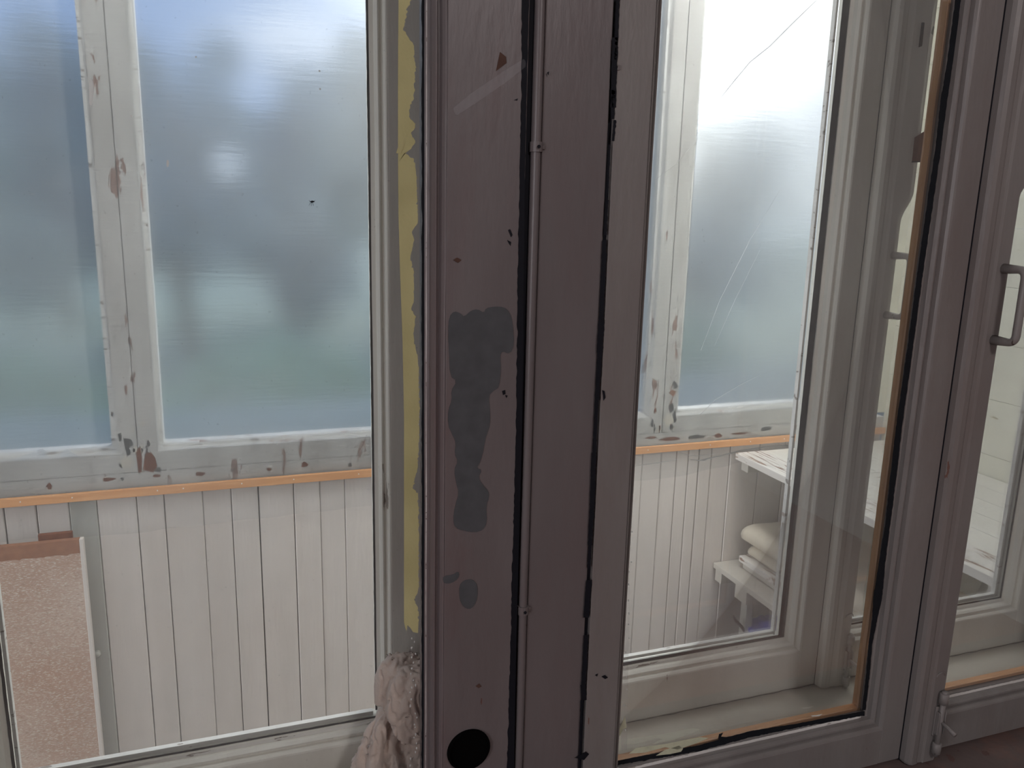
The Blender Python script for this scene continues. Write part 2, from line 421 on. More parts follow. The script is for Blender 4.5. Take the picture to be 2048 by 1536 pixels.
M['stool'] = paint('window_stool_paint', (0.15, 0.115, 0.108), (0.12, 0.09, 0.085), grime=(0.24, 0.12, 0.09), grime_amt=.8, chip=(0.12, 0.07, 0.06), chip_amt=.4, rough=.45)
M['pane'] = glass('window_pane', refl=.45, dust=.022)
M['pane_outer'] = glass('outer_window_pane', refl=.5, dust=.05)
M['pane_porch'] = glass('porch_window_pane', refl=.3, dust=.02)
M['film'] = film_mat('plastic_sheeting', haze=.36, rough=.38, ior=1.15)
M['film_hem'] = film_mat('loose_plastic_hem', haze=.22, rough=.12, ior=1.03, clear=.45)
M['film_fold'] = film_mat('plastic_fold', haze=.75, rough=.4, ior=1.1)
M['pine'] = wood('bare_pine', (0.62, 0.30, 0.13), (0.74, 0.40, 0.20), scale=(1, 14, 14))
M['pine_v'] = wood('bare_pine_upright', (0.55, 0.30, 0.15), (0.66, 0.38, 0.20), scale=(14, 14, 1))
M['seal'] = plain('black_glazing_gap', (0.012, 0.014, 0.018), rough=.8, spec=.15)
M['seal_grey'] = plain('grey_glazing_gap', (0.12, 0.12, 0.12), rough=.7, spec=.3)
M['gap'] = plain('dark_bare_joint', (0.008, 0.009, 0.014), rough=.7, spec=.2)
M['primer'] = plain('grey_primer', (0.092, 0.096, 0.104), rough=.75, spec=.2)
M['bare_in'] = plain('worn_brown_spot', (0.10, 0.055, 0.042), rough=.8, spec=.2)
M['bare'] = plain('bare_brown_wood', (0.22, 0.09, 0.055), rough=.8, spec=.2)
M['black'] = plain('black_knob', (0.003, 0.003, 0.003), rough=.9, spec=.02)
M['tape_y'] = None
M['tape_g'] = plain('pale_green_tape', (0.66, 0.68, 0.50), rough=.8, spec=.2)
M['tape_c'] = translucent_strip('clear_tape', (0.7, 0.7, 0.74), .06)
M['fold_dark'] = translucent_strip('dark_fold_line', (0.30, 0.31, 0.33), .8)  # darker refraction of the fold put into its colour as grey
M['drip'] = translucent_white('white_paint_speck')
M['metal'] = paint('painted_iron', (0.62, 0.60, 0.56), (0.50, 0.48, 0.44), chip=(0.12, 0.10, 0.08), chip_amt=.35, rough=.4, chip_scale=90)
M['metal_in'] = paint('shaded_iron_inner', (0.27, 0.255, 0.245), (0.22, 0.205, 0.20), chip=(0.08, 0.06, 0.05), chip_amt=.3, rough=.4, chip_scale=90)  # shaded copy of the painted iron, for fittings on the room side
M['towel'] = fabric('terry_cloth', (0.74, 0.61, 0.54), (0.80, 0.68, 0.61))
M['blanket'] = fabric('cream_wool', (0.66, 0.60, 0.50), (0.74, 0.68, 0.57), scale=120)
M['bluebag'] = fabric('blue_plastic', (0.03, 0.06, 0.42), (0.06, 0.10, 0.55), scale=40, bump=.3, rough=.4)
M['bark'] = wood('bark', (0.05, 0.035, 0.025), (0.12, 0.09, 0.07), scale=(6, 6, 1))
M['brownstrip'] = plain('bare_brown_board_strip', (0.36, 0.18, 0.115), rough=.8, spec=.2)
M['room'] = paint('room_plaster', (0.58, 0.56, 0.54), (0.55, 0.53, 0.51), rough=.8, scale=3)
M['roomfloor'] = wood('room_floor_boards', (0.30, 0.12, 0.08), (0.38, 0.17, 0.11), scale=(2, 14, 14))
M['porchfloor'] = paint('porch_floor_boards', (0.52, 0.47, 0.42), (0.44, 0.40, 0.36), rough=.7)
M['grass'] = plain('grass', (0.30, 0.40, 0.33), rough=.9)

def tape_material():
    m, t, N, L = newmat('yellow_masking_tape')
    out = N('ShaderNodeOutputMaterial'); b = N('ShaderNodeBsdfPrincipled')
    geo = N('ShaderNodeNewGeometry'); n = N('ShaderNodeTexNoise'); n.inputs['Scale'].default_value = 300; L(geo.outputs['Position'], n.inputs['Vector'])
    n2 = N('ShaderNodeTexNoise'); n2.inputs['Scale'].default_value = 12; L(geo.outputs['Position'], n2.inputs['Vector'])
    r = N('ShaderNodeValToRGB'); L(n2.outputs['Fac'], r.inputs[0])
    r.color_ramp.elements[0].position = .35; r.color_ramp.elements[0].color = (0.60, 0.56, 0.29, 1)
    r.color_ramp.elements[1].position = .65; r.color_ramp.elements[1].color = (0.72, 0.68, 0.38, 1)
    L(r.outputs[0], b.inputs['Base Color']); b.inputs['Roughness'].default_value = .85
    bp = N('ShaderNodeBump'); bp.inputs['Strength'].default_value = .4; bp.inputs['Distance'].default_value = .0006; L(n.outputs['Fac'], bp.inputs['Height']); L(bp.outputs[0], b.inputs['Normal'])
    tl = N('ShaderNodeBsdfTranslucent'); L(r.outputs[0], tl.inputs[0])
    mx = N('ShaderNodeMixShader'); mx.inputs[0].default_value = .35; L(b.outputs[0], mx.inputs[1]); L(tl.outputs[0], mx.inputs[2]); L(mx.outputs[0], out.inputs[0])
    return m
M['tape_y'] = tape_material()

def chipboard():
    m, t, N, L = newmat('particle_board')
    out = N('ShaderNodeOutputMaterial'); b = N('ShaderNodeBsdfPrincipled'); L(b.outputs[0], out.inputs[0]); b.inputs['Roughness'].default_value = .85
    geo = N('ShaderNodeNewGeometry')
    n0 = N('ShaderNodeTexNoise'); n0.inputs['Scale'].default_value = 3; n0.inputs['Detail'].default_value = 4; L(geo.outputs['Position'], n0.inputs['Vector'])
    r0 = N('ShaderNodeValToRGB'); L(n0.outputs['Fac'], r0.inputs[0])
    r0.color_ramp.elements[0].position = .38; r0.color_ramp.elements[0].color = (0.60, 0.47, 0.40, 1)
    r0.color_ramp.elements[1].position = .62; r0.color_ramp.elements[1].color = (0.50, 0.34, 0.27, 1)
    cur = r0.outputs[0]
    hs = []
    for ang, lo, c in ((0.6, .64, (0.70, 0.62, 0.55)), (-0.9, .63, (0.68, 0.60, 0.53)), (1.9, .66, (0.40, 0.29, 0.23))):
        mp = N('ShaderNodeMapping'); mp.inputs['Rotation'].default_value = (0, ang, 0); mp.inputs['Scale'].default_value = (90, 90, 300)
        L(geo.outputs['Position'], mp.inputs[0])
        n = N('ShaderNodeTexNoise'); n.inputs['Scale'].default_value = 1.6; n.inputs['Detail'].default_value = 2; L(mp.outputs[0], n.inputs['Vector'])
        r = N('ShaderNodeValToRGB'); L(n.outputs['Fac'], r.inputs[0]); r.color_ramp.elements[0].position = lo-.06; r.color_ramp.elements[1].position = lo+.04
        mx = N('ShaderNodeMix'); mx.data_type = 'RGBA'; L(r.outputs[0], mx.inputs[0]); L(cur, mx.inputs[6]); mx.inputs[7].default_value = (*c, 1)
        cur = mx.outputs[2]; hs.append(n.outputs['Fac'])
    L(cur, b.inputs['Base Color'])
    bp = N('ShaderNodeBump'); bp.inputs['Strength'].default_value = .5; bp.inputs['Distance'].default_value = .001; L(hs[0], bp.inputs['Height']); L(bp.outputs[0], b.inputs['Normal'])
    return m
M['chip'] = chipboard()

def leafmat(name, c1, c2):
    m, t, N, L = newmat(name)
    out = N('ShaderNodeOutputMaterial'); b = N('ShaderNodeBsdfPrincipled'); b.inputs['Roughness'].default_value = .6
    geo = N('ShaderNodeNewGeometry'); n = N('ShaderNodeTexNoise'); n.inputs['Scale'].default_value = 1.5; L(geo.outputs['Position'], n.inputs['Vector'])
    r = N('ShaderNodeValToRGB'); L(n.outputs['Fac'], r.inputs[0]); r.color_ramp.elements[0].position = .35; r.color_ramp.elements[1].position = .65
    r.color_ramp.elements[0].color = (*c1, 1); r.color_ramp.elements[1].color = (*c2, 1)
    L(r.outputs[0], b.inputs['Base Color'])
    tl = N('ShaderNodeBsdfTranslucent'); L(r.outputs[0], tl.inputs[0])
    mx = N('ShaderNodeMixShader'); mx.inputs[0].default_value = .4; L(b.outputs[0], mx.inputs[1]); L(tl.outputs[0], mx.inputs[2]); L(mx.outputs[0], out.inputs[0])
    return m
M['leaf_dark'] = leafmat('dark_leaves', (0.26, 0.37, 0.38), (0.34, 0.47, 0.46))
M['leaf_mid'] = leafmat('green_leaves', (0.38, 0.54, 0.42), (0.48, 0.66, 0.48))
M['leaf_blue'] = leafmat('blue_green_leaves', (0.27, 0.38, 0.44), (0.35, 0.48, 0.54))

# ------------------------------------------------------------------ room and porch shell (the setting)
Y_IN, Y_OUT, Y_FAR, X_END = 0.80, 0.98, 2.10, 2.1
def struct(name, dims, mat, bev=0.0):
    o = boxobj(name, dims, mat, None, bev=bev); o['kind'] = 'structure'; recenter(o); return o
struct('floor', (-2.5, 3.0, -3.0, 0.74, -1.65, -1.60), M['roomfloor'])
struct('ceiling', (-2.5, 3.0, -3.1, 0.9, 1.15, 1.2), M['room'])
struct('wall_left', (-2.55, -2.5, -3.1, 0.9, -1.6, 1.15), M['room'])
struct('wall_right', (3.0, 3.05, -3.1, 0.9, -1.6, 1.15), M['room'])
struct('wall_rear', (-2.5, 3.0, -3.1, -3.0, -1.6, 1.15), M['room'])
bmw = bmesh.new()      # house wall round the double windows
bx(bmw, -4.2, -0.42, 0.78, 1.06, -1.6, 1.15); bx(bmw, 1.46, 3.0, 0.78, 1.06, -1.6, 1.15)
bx(bmw, -0.42, 1.46, 0.82, 1.06, -1.6, -0.80); bx(bmw, -0.42, 1.46, 0.78, 1.06, 0.98, 1.15)
bx(bmw, -0.42, 1.46, 0.80, 0.82, -1.6, -0.84)
o = link('wall_front', bmw, M['room']); o['kind'] = 'structure'

# porch
struct('floor_porch', (-4.2, 2.2, 1.06, 2.14, -1.72, -1.66), M['porchfloor'])
struct('ceiling_porch', (-4.2, 2.2, 1.06, 2.2, 1.15, 1.2), M['room'])

# far wall of the porch : wainscot planks below the windows, each one an object
wb = empty('wall_back', (0.0, Y_FAR, -1.66)); wb['kind'] = 'structure'
boxobj('backing_board', (-4.2, X_END, Y_FAR+.019, Y_FAR+.035, -1.66, -.66), M['gap'], wb, bev=0)
jl = [-.473, -.402, -.341, -.252, -.188, -.097, -.028, .04, .13, .198, .264]
j = [-.541]
while j[0] > -1.9: j.insert(0, j[0] - random.choice((.064, .088, .07)))
jr = [1.173, 1.239, 1.295, 1.337, 1.376, 1.422, 1.491, 1.602, 1.702, 1.80, 1.90, 1.998, 2.098]
midj = [.264 + (1.173-.264)*k/12 for k in range(1, 12)]
J = j + jl + midj + jr
def plank_bm(x0, x1, gapw):
    bm = bmesh.new()
    g = gapw/2; c = .0022
    z0, z1 = -1.66, -.713
    sec = [(x0+g, Y_FAR+.018), (x0+g, Y_FAR+c), (x0+g+c, Y_FAR), (x1-g-c, Y_FAR), (x1-g, Y_FAR+c), (x1-g, Y_FAR+.018)]
    loft(bm, [Vector((a, b, z0)) for a, b in sec], [Vector((a, b, z1)) for a, b in sec])
    return bm
for a, b in zip(J, J[1:]):
    grey = abs(a + .402) < .005
    o = link('plank', plank_bm(a, b, random.choice((.0008, .0016, .0026, .0012))), M['plank_grey'] if grey else M['plank'], wb)
    o.location.y += random.uniform(-.0012, .0012)
    recenter(o)
    if grey: o['label'] = 'greyer plank beside the particle board'
o = boxobj('ledge', (-4.2, X_END, Y_FAR-.0005, Y_FAR+.03, -.713, -.700), M['porch_frame'], wb)
o = boxobj('bottom_rail', (-4.2, X_END, Y_FAR+.0, Y_FAR+.06, -.700, -.655), M['porch_frame'], wb)
boxobj('top_rail', (-4.2, X_END, Y_FAR, Y_FAR+.06, .98, 1.15), M['porch_frame'], wb)
# flakes of lost paint along the ledge
flx = [(-.62, .03), (-.44, .014), (-.31, .035), (-.28, .01), (-.20, .02), (-.10, .03), (-.02, .012), (.07, .015), (.16, .02), (.28, .012),
       (1.20, .05), (1.27, .09), (1.36, .06), (1.44, .03), (1.52, .07), (1.62, .05), (1.73, .04)]
for k, (fx, w) in enumerate(flx):
    zc = -.672 + random.uniform(-.008, .006); h = random.uniform(.004, .010)
    pts = [(fx + w*math.cos(t)*.5*random.uniform(.6, 1.1), zc + h*math.sin(t)*random.uniform(.5, 1.1)) for t in [q*math.pi/5 for q in range(10)]]
    patch('paint_chip', M['bare'] if k % 3 else M['seal_grey'], wb, Y_FAR-.0002, pts, px=False)
for fx, w, zc in [(1.58, .05, -.705), (1.68, .06, -.706), (1.50, .02, -.704)]:
    pts = [(fx-w/2, zc-.006), (fx+w/2, zc-.008), (fx+w/2+.006, zc+.005), (fx-w/2+.008, zc+.006)]
    patch('paint_chip', M['brownstrip'] if fx < 1.6 else M['seal_grey'], wb, Y_FAR-.0008, pts, px=False)

# right end wall of the porch
we = empty('wall_end', (X_END, 1.6, -1.66)); we['kind'] = 'structure'
zz = -1.66
k = 0
while zz < 1.15:
    h = .165 if zz + .33 < 1.15 else 1.15-zz
    bm = bmesh.new(); bx(bm, X_END, X_END+.02, 1.06, Y_FAR, zz+.0005, zz+h-.0005, bev=.001)
    recenter(link('board', bm, M['endwall'], we)); zz += h
boxobj('corner_board', (1.975, X_END, Y_FAR-.003, Y_FAR+.03, -.640, 1.15), M['endwall'], we)
for (yc, zc, r) in [(1.62, -.30, .010), (1.60, -.38, .008), (1.575, -.45, .012), (1.60, -.52, .010), (1.61, -.60, .009), (1.57, -.66, .010), (1.60, -.74, .012), (1.56, -.80, .008), (1.585, -.55, .007)]:
    bm = bmesh.new()
    pts = [Vector((X_END-.0002, yc + 2.2*r*math.cos(t)*random.uniform(.5, 1.1), zc + .45*r*math.sin(t)*random.uniform(.4, 1.2) + .3*r*math.cos(t))) for t in [q*math.pi/4 for q in range(8)]]
    loft(bm, pts, [p + Vector((-.0006, 0, 0)) for p in pts])
    link('paint_flake', bm, M['sill'], we)

# ------------------------------------------------------------------ casement sashes
PROF = [(0, .022), (.0065, .0195), (.0070, .0125), (.0105, .0080), (.0125, .0078), (.0150, .0100), (.0172, .0100), (.0185, .0040), (.0215, .0008), (.024, 0)]
PROF = [(u*.72, d) for u, d in PROF]
PROF_P = [(0, .022), (.0115, .004), (.013, .0005), (.014, 0)]
def member(side, Y, g, W, prof, depth, ends, sash_w):
    """One stile (side 'l'/'r') or rail ('b'/'t').  g = (x0,x1,z0,z1) of the glass opening."""
    x0, x1, z0, z1 = g
    mw = prof[-1][0]
    bm = bmesh.new()
    sec = prof + [(mw, depth), (0.0, depth)]
    def P(u, d, end):
        if side in 'lr':
            x = x0-u if side == 'l' else x1+u
            z = (z0-u) if end == 0 else (z1+u)
            return Vector((x, Y+d, z))
        z = z0-u if side == 'b' else z1+u
        x = (x0-u) if end == 0 else (x1+u)
        return Vector((x, Y+d, z))
    nseg = 24
    rows = []
    for s in range(nseg+1):
        f = s/nseg; row = []
        for (u, d) in sec:
            p = P(u, d, 0).lerp(P(u, d, 1), f)
            if 0 < s < nseg and d < depth:
                q = noise.noise(Vector((f*14, u*90, Y*31 + ord(side))))*.0006
                if side in 'lr': p.x += q
                else: p.z += q
            row.append(bm.verts.new(p))
        rows.append(row)
    n = len(sec)
    for a, b in zip(rows, rows[1:]):
        for i in range(n):
            bm.faces.new((a[i], a[(i+1) % n], b[(i+1) % n], b[i]))
    bm.faces.new(rows[0]); bm.faces.new(rows[-1])
    if side == 'l': bx(bm, x0-W, x0-mw, Y, Y+depth, z0-sash_w[3], z1+sash_w[2], bev=.0012)
    if side == 'r': bx(bm, x1+mw, x1+W, Y, Y+depth, z0-sash_w[3], z1+sash_w[2], bev=.0012)
    if side == 'b': bx(bm, x0-mw, x1+mw, Y, Y+depth, z0-W, z0-mw, bev=.0006)
    if side == 't': bx(bm, x0-mw, x1+mw, Y, Y+depth, z1+mw, z1+W, bev=.0006)
    return bm

def sash(name, Y, g, W, mat, pane, prof=PROF, depth=.045, label=None):
    x0, x1, z0, z1 = g
    root = empty(name, (x0-W[0], Y, z0-W[3])); root['kind'] = 'structure'
    parts = {}
    for s, nm, w in (('l', 'stile', W[0]), ('r', 'stile', W[1]), ('t', 'rail', W[2]), ('b', 'rail', W[3])):
        parts[s] = link(nm, member(s, Y, g, w, prof, depth, None, W), mat, root)
    bm = bmesh.new(); bx(bm, x0-.004, x1+.004, Y+.0245, Y+.0275, z0-.004, z1+.004)
    parts['pane'] = link('pane', bm, pane, root)
    return root, parts

ZB_I, ZB_O, ZT = -.711, -.686, .86
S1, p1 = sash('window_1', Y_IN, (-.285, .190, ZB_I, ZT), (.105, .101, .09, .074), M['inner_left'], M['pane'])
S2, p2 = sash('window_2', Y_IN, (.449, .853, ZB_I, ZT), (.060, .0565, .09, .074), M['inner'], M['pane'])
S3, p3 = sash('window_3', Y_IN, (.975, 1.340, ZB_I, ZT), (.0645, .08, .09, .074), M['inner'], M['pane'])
S4, p4 = sash('window_4', Y_OUT, (-.281, .165, ZB_O-.012, ZT), (.10, .11, .09, .078), M['outer'], M['pane_outer'])
S5, p5 = sash('window_5', Y_OUT, (.455, .849, ZB_O, ZT), (.065, .0520, .09, .083), M['outer'], M['pane_outer'])
S6, p6 = sash('window_6', Y_OUT, (.962, 1.338, ZB_O, ZT), (.062, .08, .09, .083), M['outer'], M['pane_outer'])

# central post (box frame) between the two window bays, with its hinge bead
post = empty('trim_1', (.345, Y_IN, -.80)); post['kind'] = 'structure'
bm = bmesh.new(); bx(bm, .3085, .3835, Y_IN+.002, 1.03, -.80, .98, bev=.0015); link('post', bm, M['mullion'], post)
bm = bmesh.new()
n = 40; rings = []
for i in range(n+1):
    z = -.80 + 1.78*i/n; x = .3030 + .0006*noise.noise(Vector((0, 0, z*6)))
    r = .0052
    rings.append([bm.verts.new((x + r*math.sin(t), Y_IN + .004 - r*math.cos(t)*1.2, z)) for t in [(-.5+q/8)*math.pi*1.1 for q in range(9)]])
for a, b in zip(rings, rings[1:]):
    for q in range(8): bm.faces.new((a[q], a[q+1], b[q+1], b[q]))
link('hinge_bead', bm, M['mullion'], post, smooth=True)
for zc in (.067, -.452):
    bm = bmesh.new()
    tube(bm, [(.3030, Y_IN+.003, zc-.005), (.3030, Y_IN+.003, zc+.005)], .0068, 14)
    bx(bm, .2965, .3085, Y_IN+.0005, Y_IN+.004, zc-.003, zc+.003, bev=.001)
    bx(bm, .3085, .3125, Y_IN+.0005, Y_IN+.004, zc-.0025, zc+.0025, bev=.001)
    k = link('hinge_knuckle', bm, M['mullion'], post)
    bm = bmesh.new(); tube(bm, [(.3030, Y_IN-.0058, zc), (.3030, Y_IN-.0048, zc)], .0018, 8); link('pin_hole', bm, M['gap'], post)
# dark joints where paint has broken away
bm = bmesh.new(); bx(bm, .2905, .2990, Y_IN+.006, Y_IN+.03, -.80, .98); link('joint_shadow', bm, M['gap'], post)
bm = bmesh.new(); bx(bm, .3835, .3895, Y_IN+.006, Y_IN+.03, -.80, .98); link('joint_shadow', bm, M['gap'], post)
ribbon('broken_paint_edge', M['gap'], post, Y_IN-.0003, [(1044, -5), (1043, 150), (1040, 330), (1036, 500), (1034, 700), (1031, 900), (1024, 1150), (1021, 1300), (1014, 1540)],
       [(1058, -5), (1054, 150), (1050, 330), (1048, 500), (1046, 700), (1043, 900), (1036, 1150), (1032, 1300), (1028, 1540)], jag_a=.0009, jag_b=.0003, n=220, freq=30, seed=1)
def cracked(parent, segs, Y, jag=.0009):
    for k, (x0, y0, x1, y1, w) in enumerate(segs):
        ribbon('broken_paint_edge', M['gap'], parent, Y, [(x0-w/2, y0), ((x0+x1)/2-w/2, (y0+y1)/2), (x1-w/2, y1)], [(x0+w/2, y0), ((x0+x1)/2+w/2, (y0+y1)/2), (x1+w/2, y1)],
               jag_a=jag*.4, jag_b=jag, n=max(10, int(abs(y1-y0)/5)), freq=max(3, abs(y1-y0)/30), seed=k+3)
cracked(post, [(1236, -5, 1231, 120, 6), (1230, 75, 1226, 215, 11), (1226, 180, 1225, 238, 7), (1230, 240, 1226, 282, 5), (1219, 290, 1212, 420, 3), (1214, 400, 1210, 470, 6),
               (1209, 480, 1206, 560, 9), (1206, 560, 1202, 640, 9), (1203, 640, 1199, 705, 12), (1199, 705, 1194, 800, 9), (1193, 800, 1188, 905, 7),
               (1188, 905, 1184, 1010, 10), (1184, 1010, 1180, 1090, 9), (1180, 1090, 1177, 1135, 6), (1178, 1160, 1172, 1235, 11), (1172, 1270, 1167, 1370, 9), (1166, 1370, 1168, 1400, 10), (1163, 1400, 1158, 1540, 4)], Y_IN-.0004)
ribbon('broken_paint_edge', M['mullion'], post, Y_IN-.0012, [(1236, 130), (1234, 140)], [(1241, 130), (1240, 140)], n=6)

# outer mouldings of the frame above and beside
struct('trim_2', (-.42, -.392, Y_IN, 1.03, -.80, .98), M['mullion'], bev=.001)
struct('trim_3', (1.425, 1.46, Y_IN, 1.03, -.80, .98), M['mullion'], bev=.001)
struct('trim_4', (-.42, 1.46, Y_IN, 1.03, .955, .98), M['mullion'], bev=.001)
# sill between the sashes and window stool in the room
sill = struct('trim_5', (-.392, 1.425, Y_IN+.046, 1.03, -.80, -.772), M['sill'], bev=.001)
sill2 = struct('trim_6', (-.48, 1.55, .62, Y_IN+.012, -.815, -.789), M['stool'], bev=.004)
# cracked caulk line where the outer rails meet the sill
for k, (xa, xb) in enumerate(((-.36, .26), (.40, .905), (.975, 1.42))):
    n = 60
    ribbon('caulk_crack', M['seal_grey'], sill, Y_OUT-.0006, [(xa+(xb-xa)*i/n, -.7695+.0022*noise.noise(Vector((i*.35, k, 0)))) for i in range(n+1)],
           [(xa+(xb-xa)*i/n, -.7703+.0022*noise.noise(Vector((i*.35, k, 0)))) for i in range(n+1)], px=False, n=140, jag_a=.0004, jag_b=.0002)

# ------------------------------------------------------------------ meeting-stile cover strips, handles, bolts
def cover(Y, parent, mat, x0, x1, zbot, zshoulder, flare, proud=.016):
    """Upright cover strip with a rounded left edge, ogee face, and a wider head above a curved shoulder."""
    bm = bmesh.new()
    def xr(z):
        t = min(1, max(0, (z-zshoulder)/.045)); t = t*t*(3-2*t)
        return x1 + flare*t
    zs = [zbot, zbot+.004, zbot+.3] + [zshoulder + .045*i/8 for i in range(9)] + [zshoulder+.3, .94]
    rows = []
    for i, z in enumerate(zs):
        X1 = xr(z)
        s = .0016 if i == 0 else 0
        pr = proud
        sec = [(x0, Y), (x0+.0005, Y-pr*.55), (x0+.003, Y-pr*.85), (x0+.008, Y-pr), (x0+.016, Y-pr*.96), (x0+.020, Y-pr*.86),
               (x0+.026, Y-pr*.9), (x0+.03, Y-pr), (X1-.002, Y-pr), (X1, Y-pr+.002), (X1, Y+.02), (x0, Y+.02)]
        rows.append([bm.verts.new((a + (s if a < x0+.03 else -s), b, z)) for a, b in sec])
    n = len(rows[0])
    for a, b in zip(rows, rows[1:]):
        for i in range(n): bm.faces.new((a[i], a[(i+1) % n], b[(i+1) % n], b[i]))
    bm.faces.new(rows[0]); bm.faces.new(rows[-1])
    return link('cover_strip', bm, mat, parent)
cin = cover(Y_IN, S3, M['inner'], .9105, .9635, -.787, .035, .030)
cout = cover(Y_OUT, S6, M['outer'], .9015, .9520, -.770, .0, .018)
ribbon('joint_shadow', M['gap'], S3, Y_IN-.0002, [(.9088, -.787), (.9088, .94)], [(.9110, -.787), (.9110, .94)], px=False, n=90, jag_a=.0002, jag_b=.0001)
ribbon('joint_shadow', M['seal_grey'], S6, Y_OUT-.0002, [(.9005, -.768), (.9005, .94)], [(.9019, -.768), (.9019, .94)], px=False, n=90, jag_a=.0002, jag_b=.0001)

def handle(parent, Yf, x, zt, zb, out_, mat, r=.0033):
    bm = bmesh.new()
    pts = [(x, Yf, zt)]
    rr = .010
    pts += [(x, Yf-out_+rr, zt)]
    for q in range(1, 6):
        a = q/6*math.pi/2
        pts.append((x, Yf-out_+rr-rr*math.sin(a), zt-rr+rr*math.cos(a)))
    pts.append((x, Yf-out_, zt-rr)); pts.append((x, Yf-out_, zb+rr))
    for q in range(1, 6):
        a = q/6*math.pi/2
        pts.append((x, Yf-out_+rr-rr*math.cos(a), zb+rr-rr*math.sin(a)))
    pts.append((x, Yf-out_+rr, zb)); pts.append((x, Yf, zb))
    rads = [r*1.3] + [r]*(len(pts)-2) + [r*1.3]
    tube(bm, pts, rads, 12)
    for z in (zt, zb):
        tube(bm, [(x, Yf+.001, z), (x, Yf-.0012, z)], .0058, 12)
    return link('handle', bm, mat, parent, smooth=True)
h = handle(S3, Y_IN-.016, .953, -.056, -.150, .032, M['metal_in'], r=.0052); h['label'] = 'painted D-shaped pull handle'
h = handle(S6, Y_OUT-.016, .944, -.049, -.139, .034, M['metal'], r=.0046); h['label'] = 'painted D-shaped pull handle'

def bolt(parent, Yf, x, ztop, mat, s=1.0):
    """Small tower bolt: keeper, rod, slotted case with a sideways lever, floor socket."""
    g = link('bolt', (lambda bm: (bx(bm, x-.008*s, x+.008*s, Yf-.003, Yf, ztop-.078*s, ztop-.028*s, bev=.001),
                                  bx(bm, x-.0075*s, x-.005*s, Yf-.009, Yf-.003, ztop-.073*s, ztop-.035*s, bev=.0008),
                                  bx(bm, x+.005*s, x+.0075*s, Yf-.009, Yf-.003, ztop-.073*s, ztop-.035*s, bev=.0008), bm)[-1])(bmesh.new()), mat, parent)
    bm = bmesh.new(); tube(bm, [(x, Yf-.006, ztop-.112*s), (x, Yf-.006, ztop)], .0042*s, 12); link('bolt_rod', bm, mat, g, smooth=True)
    bm = bmesh.new()
    for z in (ztop-.012*s, ztop-.098*s):
        tube(bm, [(x, Yf-.006, z-.009*s), (x, Yf-.006, z-.0085*s), (x, Yf-.006, z+.0085*s), (x, Yf-.006, z+.009*s)], [.0055*s, .0068*s, .0068*s, .0055*s], 14)
    link('keeper', bm, mat, g, smooth=True)
    bm = bmesh.new()
    tube(bm, [(x, Yf-.008, ztop-.052*s), (x+.003, Yf-.020, ztop-.057*s), (x+.004, Yf-.030, ztop-.060*s)], [.0028*s, .0030*s, .0036*s], 10)
    link('bolt_lever', bm, mat, g, smooth=True)
    return g
b1 = bolt(S3, Y_IN-.016, .9555, -.668, M['metal_in'], .95); b1['label'] = 'painted iron sliding bolt'
b2 = bolt(S6, Y_OUT-.016, .9475, -.672, M['metal'], .88); b2['label'] = 'painted iron sliding bolt'
# arched screw covers above the bolts
for (S, X, Z, Y, m) in ((S3, .950, -.640, Y_IN-.016, 'metal_in'), (S6, .944, -.638, Y_OUT-.016, 'metal')):
    bm = bmesh.new()
    tube(bm, [(X-.008, Y, Z-.006), (X-.006, Y-.001, Z-.001), (X, Y-.0014, Z+.001), (X+.006, Y-.001, Z-.001), (X+.008, Y, Z-.006)], .0009, 6)
    link('filled_screw', bm, M[m], S)
# worn lock mortises and bare wood on the outer cover strip
for pts, m in (([(1843, 45), (1849, 45), (1844, 92), (1837, 95)], 'gap'), ([(1879, 48), (1884, 48), (1876, 96), (1870, 96)], 'gap'),
               ([(1829, 275), (1856, 258), (1862, 322), (1824, 322)], 'bare'), ([(1824, 322), (1858, 321), (1858, 324), (1823, 325)], 'gap'),
               ([(1866, 52), (1869, 54), (1865, 70), (1862, 66)], 'seal_grey')):
    patch('mortise' if m == 'gap' else 'bare_patch', M[m], cout, Y_OUT-.0163, pts)

# ------------------------------------------------------------------ glazing gaps, putty, pine beads of the sashes
def vgap(S, Y, x, w, z0, z1, mat, ja, jb, seed, name='glazing_gap'):
    ribbon(name, mat, S, Y, [(x-w/2, z0), (x-w/2, z1)], [(x+w/2, z0), (x+w/2, z1)], px=False, n=260, freq=26, jag_a=ja, jag_b=jb, seed=seed)
def hgap(S, Y, z, w, x0, x1, mat, ja, jb, seed, name='glazing_gap'):
    ribbon(name, mat, S, Y, [(x0, z-w/2), (x1, z-w/2)], [(x0, z+w/2), (x1, z+w/2)], px=False, n=160, freq=16, jag_a=ja, jag_b=jb, seed=seed)
GY, GO = Y_IN+.0242, Y_OUT+.0242
vgap(S1, GY-.0005, .1895, .0042, -.70, .86, M['seal'], .0007, .0004, 1)
vgap(S1, GY-.0030, .1921, .0012, -.70, .86, M['putty'], .0002, .0002, 1, 'putty_line')
ribbon('glazing_gap', M['seal'], S2, Y_IN+.0185,
       [(1911, -4), (1896, 110), (1881, 200), (1870, 300), (1855, 400), (1834, 550), (1814, 700), (1791, 860), (1781, 950), (1770, 1050), (1757, 1130), (1746, 1195), (1744, 1240), (1737, 1290), (1732, 1350), (1724, 1420)],
       [(1922, -4), (1908, 110), (1894, 200), (1881, 300), (1867, 400), (1845, 550), (1825, 700), (1803, 860), (1793, 950), (1780, 1050), (1770, 1130), (1764, 1195), (1754, 1240), (1744, 1290), (1739, 1350), (1731, 1420)],
       n=300, freq=40, jag_a=.0007, jag_b=.0007, seed=4)
